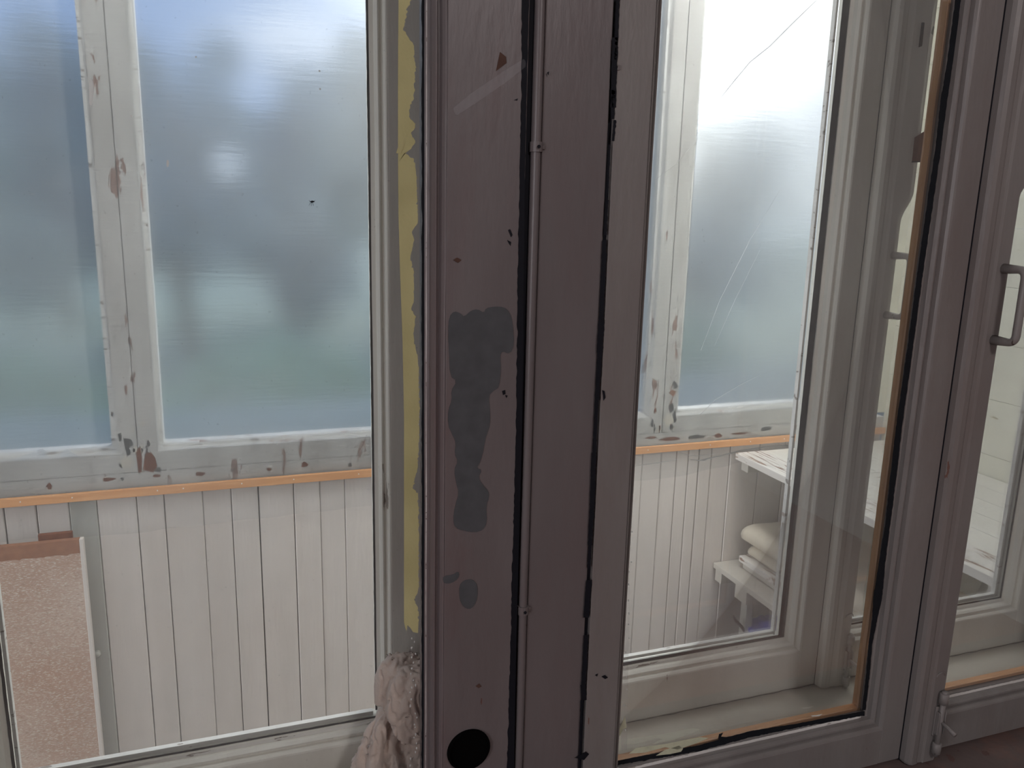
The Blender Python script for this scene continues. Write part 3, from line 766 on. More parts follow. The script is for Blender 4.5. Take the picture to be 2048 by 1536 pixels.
ribbon('glazing_gap', M['seal'], S2, Y_IN+.0185, [(1236, 1521), (1400, 1490), (1500, 1462), (1600, 1446), (1729, 1422)], [(1236, 1530), (1400, 1502), (1500, 1474), (1600, 1454), (1729, 1431)],
       n=160, freq=16, jag_a=.0005, jag_b=.0010, seed=8)
patch('glazing_gap', M['seal'], S2, Y_IN+.0182, [(1436, 1478), (1438, 1468), (1446, 1465), (1442, 1473), (1452, 1474), (1500, 1467), (1500, 1474), (1450, 1482)], smoothn=0)
# pale cracked paint on the rebate of the rails
def rebate(S, Y, g, side, mat, ja=.0004):
    x0, x1, z0, z1 = g
    ribbon('rebate_paint', mat, S, Y+.0190, [(x0, z0-.0004), (x1, z0-.0004)], [(x0, z0-.0048), (x1, z0-.0048)], px=False, n=160, freq=20, jag_a=ja, jag_b=.0002, seed=ord(side))
rebate(S2, Y_IN, (.449, .846, ZB_I, ZT), 'a', M['putty'])
rebate(S3, Y_IN, (.985, 1.34, ZB_I, ZT), 'b', M['putty'])
rebate(S5, Y_OUT, (.468, .842, ZB_O, ZT), 'c', M['putty'], .0008)
rebate(S6, Y_OUT, (.985, 1.338, ZB_O, ZT), 'd', M['putty'])
rebate(S4, Y_OUT, (-.281, .165, ZB_O-.012, ZT), 'e', M['putty'], .0008)
# grey gaps of the outer sashes, with the white outer putty line behind
vgap(S4, GO-.0005, .1640, .0036, ZB_O, ZT, M['seal_grey'], .0003, .0003, 5)
hgap(S4, GO-.0005, ZB_O-.012, .0055, -.281, .165, M['seal_grey'], .0005, .0003, 6)
vgap(S4, GO-.0005, -.2790, .0035, ZB_O, ZT, M['seal_grey'], .0003, .0003, 7)
vgap(S5, GO-.0005, .8428, .0120, ZB_O, ZT, M['seal_grey'], .0002, .0003, 9)
hgap(S5, GO-.0005, ZB_O+.002, .0065, .456, .849, M['seal_grey'], .0005, .0003, 10)
vgap(S6, GO-.0005, 1.3362, .0050, ZB_O, ZT, M['seal'], .0005, .0003, 11)
hgap(S6, GO-.0005, ZB_O+.001, .0040, .985, 1.338, M['seal'], .0006, .0003, 12)
def putty(S, dims): recenter(boxobj('putty', dims, M['putty'], S, bev=.0004))
putty(S5, (.8300, .8338, GO+.004, GO+.012, ZB_O+.004, ZT)); putty(S5, (.47, .8338, GO+.004, GO+.012, ZB_O+.006, ZB_O+.011))
putty(S6, (1.3255, 1.3345, GO+.004, GO+.012, ZB_O+.004, ZT)); putty(S6, (.964, 1.3345, GO+.004, GO+.012, ZB_O+.002, ZB_O+.008))
putty(S4, (-.2775, -.2735, GO+.004, GO+.012, ZB_O-.008, ZT)); putty(S4, (-.2775, .16, GO+.004, GO+.012, ZB_O-.010, ZB_O-.004))
# bare pine beads behind the inner panes
bead = []
for S, dims in ((S2, (.8478, .8525, Y_IN+.028, Y_IN+.040, ZB_I+.004, ZT)), (S2, (.450, .8525, Y_IN+.028, Y_IN+.040, ZB_I+.0005, ZB_I+.0055)),
                (S3, (.977, 1.34, Y_IN+.028, Y_IN+.040, ZB_I+.0005, ZB_I+.0055))):
    o = boxobj('pine_bead', dims, M['pine_v'] if dims[5]-dims[4] > .5 else M['pine'], S, bev=.0006); o['label'] = 'bare pine glazing bead'

# tape remnants on the panes
tl = [(797, -4), (796, 160), (796, 292), (796, 306), (797, 430), (800, 540), (805, 680), (808, 830), (808, 1000), (808, 1245)]
tr = [(823, -4), (816, 16), (812, 35), (806, 58), (815, 74), (828, 92), (830, 130), (827, 200), (820, 212), (817, 235), (831, 245), (829, 258), (820, 270), (830, 280), (826, 296), (808, 306), (828, 318), (832, 340), (835, 400),
      (836, 446), (823, 462), (829, 480), (820, 515), (827, 540), (828, 600), (822, 618), (832, 632), (826, 670), (837, 720), (839, 830), (837, 900), (835, 935), (826, 975), (836, 990), (838, 1080), (837, 1180), (828, 1200), (836, 1215), (837, 1265)]
def poly_y(P, ys):
    R = []
    for y in ys:
        for a, b in zip(P, P[1:]):
            if a[1] <= y <= b[1]:
                f = (y-a[1])/max(1e-6, b[1]-a[1]); R.append((a[0]+(b[0]-a[0])*f, y)); break
        else: R.append((P[-1][0], y))
    return R
ys = [-4 + 1248*i/420 for i in range(421)]
tape = ribbon('yellow_tape', M['tape_y'], S1, Y_IN+.0242, poly_y(tl, ys), poly_y(tr, ys), n=420, jag_b=.0016, freq=150, thick=.00025)
tape['label'] = 'torn strip of yellow masking tape'
patch('yellow_tape', M['tape_y'], S1, Y_IN+.0242, [(808, 1243), (837, 1243), (836, 1266), (826, 1264), (821, 1256), (815, 1250), (813, 1262), (810, 1254)])
patch('yellow_tape', M['tape_y'], S1, Y_IN+.0237, [(792, 306), (800, 284), (806, 282), (809, 288), (801, 308)])
for k in range(26):     # shreds of glue below the tape
    yy = 1275 + k*10 + random.uniform(-4, 4); xx = 828 + random.uniform(-9, 8)
    patch('glue_speck', M['drip'], S1, Y_IN+.0242, [(xx, yy), (xx+random.uniform(1, 3), yy+1), (xx+random.uniform(0, 2), yy+random.uniform(3, 7)), (xx-1, yy+3)])
patch('green_tape', M['tape_g'], S2, Y_IN+.0178, [(1258, 1507), (1272, 1496), (1330, 1488), (1400, 1474), (1417, 1476), (1396, 1485), (1355, 1499), (1330, 1494), (1290, 1505)])
patch('green_tape', M['tape_g'], S2, Y_IN+.0178, [(1237, 1462), (1250, 1432), (1253, 1455), (1246, 1458), (1239, 1472)])
patch('green_tape', M['tape_g'], S2, Y_IN+.0178, [(1330, 1500), (1358, 1491), (1366, 1497), (1362, 1503), (1340, 1508), (1312, 1511)])
patch('tape_shred', M['drip'], S2, Y_IN+.0178, [(1622, 1431), (1634, 1430), (1645, 1428), (1638, 1432), (1624, 1433)])
ribbon('clear_tape', M['tape_c'], S2, Y_IN+.0242, [(1250, 1040), (1247, 1200), (1243, 1400), (1242, 1500)], [(1262, 1040), (1259, 1200), (1255, 1400), (1254, 1500)], n=30, jag_b=.0003)
for k in range(16):
    yy = 1060 + k*27 + random.uniform(-8, 8); xx = 1262 - (yy-1060)*.035 + random.uniform(-3, 3)
    patch('glue_speck', M['drip'], S2, Y_IN+.0238, [(xx, yy), (xx+2, yy+1), (xx+1.5, yy+random.uniform(3, 6)), (xx-.5, yy+3)])
# drips and specks on the left inner pane
def drip(pts): patch('paint_drip', M['drip'], S1, Y_IN+.0242, pts, smoothn=1)
drip([(178, 162), (183, 158), (188, 165), (187, 190), (184, 211), (178, 210), (179, 190)])
drip([(333, 320), (338, 320), (338, 333), (333, 335)])
for (x, y) in ((639, 142), (640, 178), (263, 232), (392, 114)):
    patch('paint_speck', M['drip'], S1, Y_IN+.0242, [(x-2, y-1), (x, y-2), (x+2, y), (x+1, y+2), (x-1, y+2)])
bm = bmesh.new()      # the tiny dead insect stuck to the pane
c0 = at(624, 405, Y=Y_IN+.0235)
tube(bm, [c0 + Vector((-.002, 0, .0006)), c0 + Vector((0, -.0006, .001)), c0 + Vector((.0022, 0, .0009))], [.0003, .0009, .0006], 6)
for dx, dz in ((-.003, -.003), (-.001, -.0034), (.0012, -.003), (.003, .0022), (-.0028, .0022)):
    tube(bm, [c0, c0 + Vector((dx*.6, -.0008, dz*.2)), c0 + Vector((dx, 0, dz))], .00018, 4)
o = link('insect', bm, M['gap'], None); recenter(o)
tag(o, 'tiny dead insect stuck on the left window pane', 'insect')

# grey primer patches, chips, clear tape and black knob on the wide stile of the left inner sash
st = p1['r']
PY = Y_IN-.0003
patch('primer_patch', M['primer'], st, PY, [(898, 634), (908, 622), (922, 627), (928, 634), (942, 621), (955, 618), (968, 626), (972, 616), (990, 613), (1008, 614), (1020, 625), (1026, 650), (1028, 690), (1020, 708),
    (1004, 702), (1000, 712), (1002, 740), (998, 775), (986, 782), (977, 792), (980, 820), (980, 850), (973, 870), (970, 880), (966, 905), (960, 925), (953, 936), (964, 940), (956, 955), (966, 970), (977, 982), (978, 995), (972, 1012), (974, 1045), (966, 1060), (950, 1065),
    (925, 1061), (910, 1055), (906, 1040), (910, 1012), (918, 985), (912, 965), (908, 940), (916, 922), (909, 908), (912, 885), (905, 870), (896, 850), (896, 820), (904, 800), (902, 782), (914, 762), (900, 752), (898, 700), (896, 670)], smoothn=1)
patch('primer_patch', M['primer'], st, PY, [(886, 1152), (905, 1150), (917, 1142), (919, 1152), (910, 1163), (895, 1168), (886, 1164)], smoothn=1)
patch('primer_patch', M['primer'], st, PY, [(918, 1172), (928, 1160), (945, 1158), (955, 1170), (955, 1195), (948, 1212), (938, 1219), (926, 1213), (919, 1198)], smoothn=1)
for pts in ([(1004, 782), (1010, 780), (1011, 788), (1006, 790)], [(1010, 790), (1015, 791), (1013, 796)], [(906, 520), (914, 515), (923, 520), (916, 526)],
            [(1016, 460), (1020, 458), (1025, 470), (1022, 474)], [(1014, 480), (1022, 484), (1021, 492)], [(951, 1372), (958, 1367), (963, 1373), (957, 1376)],
            [(992, 142), (1000, 104), (1012, 114), (1013, 126)], [(1028, 200), (1036, 197), (1034, 201)]):
    patch('paint_chip', M['bare_in'] if pts[0][1] in (520, 142, 1372) else M['gap'], st, PY, pts)
patch('clear_tape', M['tape_c'], st, PY-.0003, [(906, 212), (1046, 116), (1052, 124), (1050, 138), (916, 231), (909, 228)], smoothn=1)
for pts in ([(1046, 1236), (1050, 1245), (1053, 1251), (1047, 1253), (1042, 1243)], [(1204, 780), (1209, 782), (1211, 795), (1207, 801), (1206, 790)],
            [(1203, 1353), (1210, 1350), (1216, 1355), (1210, 1358)], [(1190, 1350), (1196, 1347), (1194, 1353)], [(1094, 145), (1098, 143), (1097, 151)], [(1150, 1515), (1172, 1503), (1178, 1508), (1168, 1520)]):
    patch('paint_chip', M['bare_in'] if pts[0][0] < 1060 else M['gap'], p2['l'] if pts[0][0] > 1180 else post, Y_IN-.0006, pts)
kb = at(937, 1498, Y=Y_IN)
bm = bmesh.new()
rg = []
for (r, d) in ((.0262, 0), (.0262, -.0025), (.0252, -.0040), (.0235, -.0040), (.0232, -.0022), (.016, -.0016), (.006, -.0013)):
    rg.append([bm.verts.new((kb.x + r*math.cos(t), Y_IN + d, kb.z + r*math.sin(t))) for t in [2*math.pi*q/40 for q in range(40)]])
for a, b in zip(rg, rg[1:]):
    for q in range(40): bm.faces.new((a[q], a[(q+1) % 40], b[(q+1) % 40], b[q]))
bm.faces.new(rg[-1])
o = link('lock_plate', bm, M['black'], st, smooth=False); o['label'] = 'round black lock plate'

# ------------------------------------------------------------------ porch windows, film, batten
for i, (a, b) in enumerate(((-1.57, -1.033), (-.921, -.298), (-.181, .439), (.555, 1.176), (1.294, 1.915))):
    S, p = sash('window_%d' % (7+i), Y_FAR, (a, b, -.590, .92), (.0585, .0585, .06, .064), M['porch_frame'], M['pane_porch'], prof=PROF_P, depth=.05)
    for s in 'lr':
        x = a if s == 'l' else b
        sg = 1 if s == 'l' else -1
        ribbon('putty_line', M['putty'], S, Y_FAR+.0105, [(x-sg*.0002, -.59), (x-sg*.0002, .92)], [(x-sg*.0112, -.59), (x-sg*.0112, .92)], px=False, n=80, jag_a=.0004, jag_b=.0006)
    ribbon('putty_line', M['putty'], S, Y_FAR+.0105, [(a, -.5905), (b, -.5905)], [(a, -.6010), (b, -.6010)], px=False, n=80, jag_a=.0006, jag_b=.0006)
    if i in (1, 2, 3, 4):
        for q_ in range(12):
            right = q_ % 2 == 0
            xx = (a-.035 if not right else b+.035) + random.uniform(-.018, .018); zz = -.60 + random.random()**2*.14 - .04
            w, hh = random.uniform(.002, .007), random.uniform(.006, .02)
            pts = [(xx + w*math.cos(t)*random.uniform(.5, 1.1), zz + hh*math.sin(t)*random.uniform(.5, 1.1)) for t in [q*math.pi/4 for q in range(8)]]
            patch('paint_chip', random.choice((M['seal_grey'], M['bare'], M['sill'])), S, Y_FAR-.0002, pts, px=False)
# the paint broken away at the feet of the paired porch stiles
for pts, m in (([(247, 876), (262, 879), (266, 890), (258, 896), (262, 908), (254, 912), (250, 896)], 'seal_grey'), ([(272, 905), (280, 892), (284, 918), (283, 944), (277, 946)], 'bare'),
               ([(290, 908), (302, 904), (311, 918), (314, 934), (306, 945), (298, 942), (286, 940)], 'bare'), ([(240, 920), (262, 914), (268, 928), (262, 936), (244, 934)], 'sill'),
               ([(222, 822), (226, 826), (225, 834), (222, 832)], 'seal_grey'), ([(236, 868), (242, 866), (243, 880), (239, 884)], 'seal_grey'), ([(312, 938), (320, 934), (322, 943), (314, 945)], 'seal_grey'),
               ([(1339, 784), (1346, 780), (1353, 784), (1348, 793), (1342, 790)], 'brownstrip'), ([(1345, 766), (1350, 762), (1357, 774), (1349, 778)], 'seal_grey'),
               ([(1338, 812), (1346, 806), (1348, 820), (1341, 826)], 'seal_grey'), ([(1326, 838), (1340, 828), (1352, 842), (1338, 850), (1330, 848)], 'sill'),
               ([(1346, 830), (1351, 820), (1353, 842), (1348, 846)], 'seal_grey')):
    patch('paint_chip', M[m], wb, Y_FAR-.0006, pts)
# dark gap where the two sashes of a pair meet
for x in (-.2395, 1.2350):
    o = ribbon('trim_7', M['seal_grey'], None, Y_FAR-.0002, [(x-.0005, -.655), (x-.0005, .98)], [(x+.0006, -.655), (x+.0006, .98)], px=False, n=160, jag_a=.0004, jag_b=.0004, freq=20)
    o['kind'] = 'structure'
# plastic sheeting tacked over the windows with a pine batten
bat = empty('pine_batten', (.2, Y_FAR-.02, -.70))
tag(bat, 'bare pine batten nailed along the plastic sheet above the wainscot planks', 'batten')
bm = bmesh.new(); bx(bm, -1.6, X_END-.002, Y_FAR-.018, Y_FAR-.0065, -.712, -.691, bev=.001); link('strip', bm, M['pine'], bat)
bm = bmesh.new()
for x in (-.39, -.50, .0, .13, -.20, .30, 1.18, 1.40, 1.55, 1.68, -.14):
    tube(bm, [(x, Y_FAR-.0182, -.700), (x, Y_FAR-.0195, -.700)], .0016, 8)
o = link('nail_heads', bm, M['drip'], bat); o.name = 'nail'; o['kind'] = 'stuff'
film = empty('plastic_sheet', (.2, Y_FAR-.012, -.8))
tag(film, 'hazy plastic sheeting stretched over the porch windows', 'plastic sheet')
def film_piece(x0, x1, z0f, z1, nx, nz, wav, name, mat, seed=0, curl=0):
    bm = bmesh.new(); g = []
    for i in range(nx+1):
        x = x0 + (x1-x0)*i/nx; z0 = z0f(x); row = []
        for k in range(nz+1):
            z = z0 + (z1-z0)*k/nz
            y = Y_FAR-.0045 + wav*noise.noise(Vector((x*2.5, seed, z*2.5)))
            if curl:
                f = 1-k/nz; y -= curl*f*(.5+.5*noise.noise(Vector((x*5, 3, 0)))) + .004*f*math.sin(x*40+z*25)
            row.append(bm.verts.new((x, y, z)))
        g.append(row)
    for i in range(nx):
        for k in range(nz):
            bm.faces.new((g[i][k], g[i+1][k], g[i+1][k+1], g[i][k+1]))
    return link(name, bm, mat, film, smooth=True)
film_piece(-1.58, 1.972, lambda x: -.70, .99, 60, 30, .0006, 'film', M['film'])
def hem(x):
    if x < .9: return -.800 + .004*math.sin(x*7)
    if x < 1.25: return -.800 + .004*math.sin(x*7)
    t = min(1, (x-1.25)/.45); return -.797 + .062*t**1.3
film_piece(-1.58, 1.985, hem, -.70, 140, 8, .0, 'loose_hem', M['film_hem'], curl=.03)
def crease(pts, r=.0016, mat='film_fold', Y=Y_FAR-.008):
    bm = bmesh.new(); P = [at(x, y, Y=Y) for x, y in pts]; n = len(P)
    tube(bm, P, [r*.3] + [r]*(n-2) + [r*.3], 6); link('crease', bm, M[mat], film, smooth=True)
crease([(1442, 195), (1470, 160), (1500, 124), (1540, 92), (1590, 42), (1642, -8)], .0017, 'fold_dark')
crease([(1270, 932), (1320, 925), (1360, 918)], .0014)
crease([(1398, 921), (1440, 912), (1480, 902), (1540, 893), (1600, 888)], .0024)
crease([(1380, 919), (1408, 922), (1420, 916)], .002)
crease([(1555, 885), (1575, 893), (1592, 892)], .002)
crease([(1358, 905), (1385, 912), (1470, 905)], .001)
crease([(1400, 830), (1430, 800), (1480, 770), (1540, 740)], .0012)
crease([(1402, 700), (1440, 600), (1500, 480), (1560, 380)], .0011)
crease([(1430, 690), (1470, 600), (1520, 500)], .0008)
crease([(1310, 360), (1350, 330), (1398, 276)], .0009)
# torn scraps of film at the bottom of the left window
for pts in ([(22, 921), (84, 897), (93, 903), (92, 917)], [(110, 917), (132, 897), (158, 914)]):
    patch('film_scrap', M['film_fold'], film, Y_FAR-.0080, pts, thick=.0006)

# ------------------------------------------------------------------ particle board leaning at the wainscot
pb = empty('particle_board', (-.52, 2.03, -1.66))
tag(pb, 'tall particle board with a bare brown top strip, standing against the wainscot planks', 'board')
bm = bmesh.new(); bx(bm, -.80, -.3705, 2.03, 2.048, -1.655, -.823, bev=.0015); link('panel', bm, M['chip'], pb)
bm = bmesh.new()
n = 60; top = []; bot = []
for i in range(n+1):
    x = -.80 + .425*i/n
    bot.append((x, -.823 + .003*noise.noise(Vector((i*.5, 0, 0))) - (.001 if i % 7 else .004)))
for (a, b), (c, d) in zip(bot, bot[1:]):
    vs = [bm.verts.new(p) for p in ((a, 2.0298, b), (c, 2.0298, d), (c, 2.0298, -.789), (a, 2.0298, -.789))]
    vb = [bm.verts.new(p) for p in ((a, 2.046, b), (c, 2.046, d), (c, 2.046, -.789), (a, 2.046, -.789))]
    bm.faces.new(vs)
    for q in range(4): bm.faces.new((vs[q], vs[(q+1) % 4], vb[(q+1) % 4], vb[q]))
bmesh.ops.remove_doubles(bm, verts=bm.verts, dist=1e-6)
o = link('top_strip', bm, M['brownstrip'], pb); o['label'] = 'bare brown strip along the top'
bm = bmesh.new(); bx(bm, -.3745, -.3660, 2.0292, 2.047, -1.655, -.789, bev=.001); o = link('edge_band', bm, M['plank'], pb)
bm = bmesh.new(); bx(bm, -.464, -.392, 2.05, 2.062, -.795, -.776, bev=.001); o = link('batten_end', bm, M['bare'], pb); o['label'] = 'dark brown strip above the board'
# small cup hook screwed into the greyer plank
bm = bmesh.new()
hk = at(196, 1304, Y=Y_FAR)
tube(bm, [hk, hk + Vector((0, -.012, 0))], .0065, 12)
tube(bm, [hk + Vector((0, -.012, 0)), hk + Vector((0, -.016, 0))], [.009, .006], 12)
o = link('peg', bm, M['plank_grey'], None, smooth=True); recenter(o)
tag(o, 'small painted peg on the plank beside the particle board', 'peg')

# ------------------------------------------------------------------ shelves at the porch end, with what lies on them
ZS, ZL = -.733, -1.113
sh = empty('upper_shelf', (1.75, 1.77, ZS-.02))
tag(sh, 'white shelf with flaking cracked paint, under the porch windows', 'shelf')
for k, (a, b) in enumerate(((1.495, 1.60), (1.6008, 1.70), (1.7008, 1.80), (1.8008, 1.90), (1.9008, 2.00), (2.0008, 2.098))):
    bm = bmesh.new(); bx(bm, a, b, 1.12, Y_FAR-.022, ZS-.020, ZS + (0 if k else .0008), bev=.0012); recenter(link('plank', bm, M['shelf1'] if k else M['shelf'], sh))
for (y0, y1) in ((2.035, 2.07), (1.14, 1.17)):
    bm = bmesh.new(); bx(bm, 1.515, 2.098, y0, y1, ZS-.055, ZS-.0205, bev=.001); link('cleat', bm, M['shelf2'], sh)
random.seed(11)
for k in range(34):    # long slivers where the paint has come off
    y0 = random.uniform(1.50, 1.98); ln = random.uniform(.02, .11); x = 1.50 + random.random()**.7*.09
    w = random.uniform(.0006, .0022)
    bm = bmesh.new(); P = [Vector((x, y0, ZS+.0009)), Vector((x+w, y0+ln*.3, ZS+.0009)), Vector((x+w*.8, y0+ln, ZS+.0009)), Vector((x-w*.3, y0+ln*.6, ZS+.0009))]
    loft(bm, P, [p + Vector((0, 0, .0003)) for p in P]); link('paint_chip', bm, M['bare'], sh)
for k in range(16):
    y0 = random.uniform(1.51, 1.9); x = random.uniform(1.62, 1.95); ln = random.uniform(.02, .07); w = random.uniform(.0008, .002)
    bm = bmesh.new(); P = [Vector((x, y0, ZS+.0003)), Vector((x+ln*.4, y0+w, ZS+.0003)), Vector((x+ln, y0, ZS+.0003)), Vector((x+ln*.6, y0-w, ZS+.0003))]
    loft(bm, P, [p + Vector((0, 0, .0003)) for p in P]); link('paint_chip', bm, M['seal_grey'], sh)

sl = empty('lower_shelf', (1.72, 1.77, ZL-.02))
tag(sl, 'lower grey-white shelf on blocks, under the flaking shelf', 'shelf')
for a, b in ((1.46, 1.62), (1.621, 1.80), (1.801, 2.098)):
    bm = bmesh.new(); bx(bm, a, b, 1.12, Y_FAR-.002, ZL-.018, ZL, bev=.0012); recenter(link('plank', bm, M['shelf2'], sl))
for (y0, y1, xa, dz) in ((1.915, 1.975, 1.462, .045), (2.055, 2.09, 1.464, .04), (1.16, 1.22, 1.462, .045)):
    bm = bmesh.new(); bx(bm, xa, 2.098, y0, y1, ZL-.018-dz, ZL-.0185, bev=.001); link('cleat', bm, M['shelf2'], sl)
bm = bmesh.new(); bx(bm, 1.475, 1.50, 1.925, 1.955, -1.655, ZL-.064, bev=.001); link('leg', bm, M['plank_grey'], sl)

for k, (xa, xb, y0, y1, z0, z1, lab) in enumerate((
        (1.528, 1.66, 1.50, 2.035, ZL+.0005, ZL+.021, 'white painted board lying on the lower shelf, lower of two'),
        (1.518, 1.655, 1.50, 2.045, ZL+.0215, ZL+.041, 'chipped white board under the cream blankets, upper of two'))):
    bm = bmesh.new(); bx(bm, xa, xb, y0, y1, z0, z1, bev=.0015)
    root = link('painted_board', bm, M['shelf'] if k else M['shelf2']); recenter(root)
    tag(root, lab, 'board', 'painted boards under the blankets')

def blanket(x0, x1, y0, y1, z0, th, seed):
    bm = bmesh.new(); nS, nY = 36, 30; rows = []
    for j_ in range(nY+1):
        fy = j_/nY; y = y0 + (y1-y0)*fy
        endf = min(1, min(fy, 1-fy)*14); endf = math.sqrt(max(0, 1-(1-endf)**2))*.85 + .15
        row = []
        for i in range(nS):
            t = i/nS
            # flattened loop with a rounded fold at x0
            if t < .42: s = t/.42; px_, pz = x1 + (x0+th/2-x1)*s, z0+th
            elif t < .58:
                a = (t-.42)/.16*math.pi; px_, pz = x0+th/2 - th/2*math.sin(a), z0+th/2 + th/2*math.cos(a)
            else: s = (t-.58)/.42; px_, pz = x0+th/2 + (x1-x0-th/2)*s, z0
            q = noise.noise(Vector((px_*7, y*6, seed)))*.006
            top = 1 if pz > z0+th*.4 else 0
            pz = z0 + (pz-z0)*(.75 + .25*endf) + q*top
            px_ += .006*noise.noise(Vector((seed, y*7, 2))) * (1 if px_ < x0+.05 else 0)
            row.append(bm.verts.new((px_, y, max(z0, pz))))
        rows.append(row)
    for a, b in zip(rows, rows[1:]):
        for i in range(nS): bm.faces.new((a[i], a[(i+1) % nS], b[(i+1) % nS], b[i]))
    bm.faces.new(rows[0]); bm.faces.new(rows[-1])
    o = link('folded_blanket', bm, M['blanket'], None, smooth=True); recenter(o); return o
o = blanket(1.538, 1.93, 1.52, 2.03, ZL+.042, .043, 1.0)
tag(o, 'thinner folded cream blanket on the chipped white board', 'blanket', 'folded blankets on the lower shelf')
o = blanket(1.520, 1.93, 1.51, 2.05, ZL+.086, .066, 5.0)
tag(o, 'thick folded cream blanket on top of the pile', 'blanket', 'folded blankets on the lower shelf')

# crumpled blue bag with a dark strap, on a dark box under the lower shelf
bm = bmesh.new(); bx(bm, 1.52, 1.90, 1.62, 2.00, -1.655, -1.335, bev=.006)
o = link('storage_box', bm, M['seal_grey'], None); recenter(o)
tag(o, 'dark grey box on the porch floor under the lower shelf', 'box')
bag = empty('blue_bag', (1.56, 1.93, -1.335))
tag(bag, 'crumpled blue plastic bag lying under the lower shelf', 'bag')
bm = bmesh.new(); bmesh.ops.create_icosphere(bm, subdivisions=4, radius=1.0)
for v in bm.verts:
    q = 1 + .35*noise.noise(v.co*2.2) + .15*noise.noise(v.co*6)
    v.co = Vector((1.56 + v.co.x*.075*q, 1.90 + v.co.y*.09*q, max(-1.333, -1.29 + v.co.z*.05*q)))
link('body', bm, M['bluebag'], bag, smooth=True)
bm = bmesh.new(); P = [at(x, y, Y=1.93) for x, y in ((1466, 1231), (1472, 1242), (1484, 1254), (1492, 1270))]
tube(bm, P, [.002, .005, .005, .003], 8); link('strap', bm, M['seal'], bag, smooth=True)

# ------------------------------------------------------------------ towel wedged between the sashes
def towel():
    mb = bmesh.new()
    def ball(c, r):
        bmesh.ops.create_icosphere(mb, subdivisions=2, radius=r, matrix=Matrix.Translation(c))
    def cap(p, q, r0, r1):
        p, q = Vector(p), Vector(q); tube(mb, [p, q], [r0, r1], 12); ball(p, r0*1.02); ball(q, r1*1.02)
    def fold(pts, Y, r):
        P = [at(x, y, Y=yy) for (x, y), yy in zip(pts, Y)]
        C, RR = [], []
        for k in range(len(P)-1):          # Catmull-Rom through the given points
            a, b, c, d = P[max(k-1, 0)], P[k], P[k+1], P[min(k+2, len(P)-1)]
            for m in range(6):
                t = m/6
                C.append(.5*((2*b) + (c-a)*t + (2*a-5*b+4*c-d)*t*t + (3*b-a-3*c+d)*t**3)); RR.append(r[k]+(r[k+1]-r[k])*t)
        C.append(P[-1]); RR.append(r[-1])
        tube(mb, C, RR, 14); ball(C[0], RR[0]*1.02); ball(C[-1], RR[-1]*1.02)
    # rolled head
    fold([(818, 1322), (785, 1330), (768, 1362), (762, 1400)], [.925, .925, .925, .925], [.013, .014, .0125, .009])
    fold([(800, 1336), (790, 1375), (782, 1420), (776, 1405)], [.915, .912, .912, .915], [.013, .0125, .009, .008])
    fold([(838, 1350), (810, 1358), (795, 1385), (795, 1425), (815, 1455)], [.898, .896, .896, .896, .896], [.015, .0135, .012, .014, .012])
    fold([(845, 1365), (828, 1375), (822, 1420), (835, 1460)], [.886, .885, .884, .884], [.015, .014, .0145, .013])
    fold([(795, 1452), (812, 1472), (850, 1470)], [.893, .890, .889], [.009, .0115, .010])
    fold([(860, 1340), (860, 1480)], [.905, .905], [.02, .02])
    # hanging folds
    fold([(766, 1425), (748, 1455), (733, 1492), (716, 1540), (700, 1590)], [.932, .930, .926, .922, .92], [.0045, .0080, .0095, .0115, .014])
    fold([(776, 1428), (762, 1455), (752, 1495), (748, 1540), (742, 1590)], [.920, .916, .910, .904, .90], [.0055, .0085, .0105, .0125, .015])
    fold([(790, 1460), (779, 1490), (786, 1530), (800, 1590)], [.922, .920, .914, .905], [.010, .012, .013, .016])
    fold([(820, 1490), (826, 1530), (850, 1590)], [.922, .918, .905], [.013, .014, .018])
    fold([(840, 1480), (862, 1590)], [.92, .915], [.016, .02])
    fold([(770, 1430), (800, 1475)], [.935, .935], [.012, .02])
    fold([(740, 1500), (735, 1590)], [.935, .93], [.010, .018])
    # down to the sill
    for x in (.135, .155, .175, .20): cap((x, .93, -.715), (x+.004, .905, -.750), .019, .020)
    me = bpy.data.meshes.new('towel'); mb.to_mesh(me); mb.free()
    o = bpy.data.objects.new('towel', me); COL.objects.link(o)
    rm = o.modifiers.new('r', 'REMESH'); rm.mode = 'VOXEL'; rm.voxel_size = .0021; rm.use_smooth_shade = True
    sm = o.modifiers.new('s', 'SMOOTH'); sm.factor = .4; sm.iterations = 2
    dg = bpy.context.evaluated_depsgraph_get(); me2 = bpy.data.meshes.new_from_object(o.evaluated_get(dg))
    bpy.data.objects.remove(o)
    for v in me2.vertices:
        c = v.co
        q = noise.noise(Vector((c.x*60, c.y*60, c.z*38)))
        w = abs(noise.noise(Vector((c.x*95+3, c.y*95, c.z*34))))
        v.co = c + v.normal*(.0022*q - .0048*max(0, .20-w)*4) + v.normal*.0004*noise.noise(c*900)
    for p in me2.polygons: p.use_smooth = True
    me2.materials.append(M['towel'])
    o = bpy.data.objects.new('towel', me2); COL.objects.link(o)
    recenter(o)
    return tag(o, 'bunched pinkish beige towel wedged between the panes beside the dark post', 'towel')
towel()

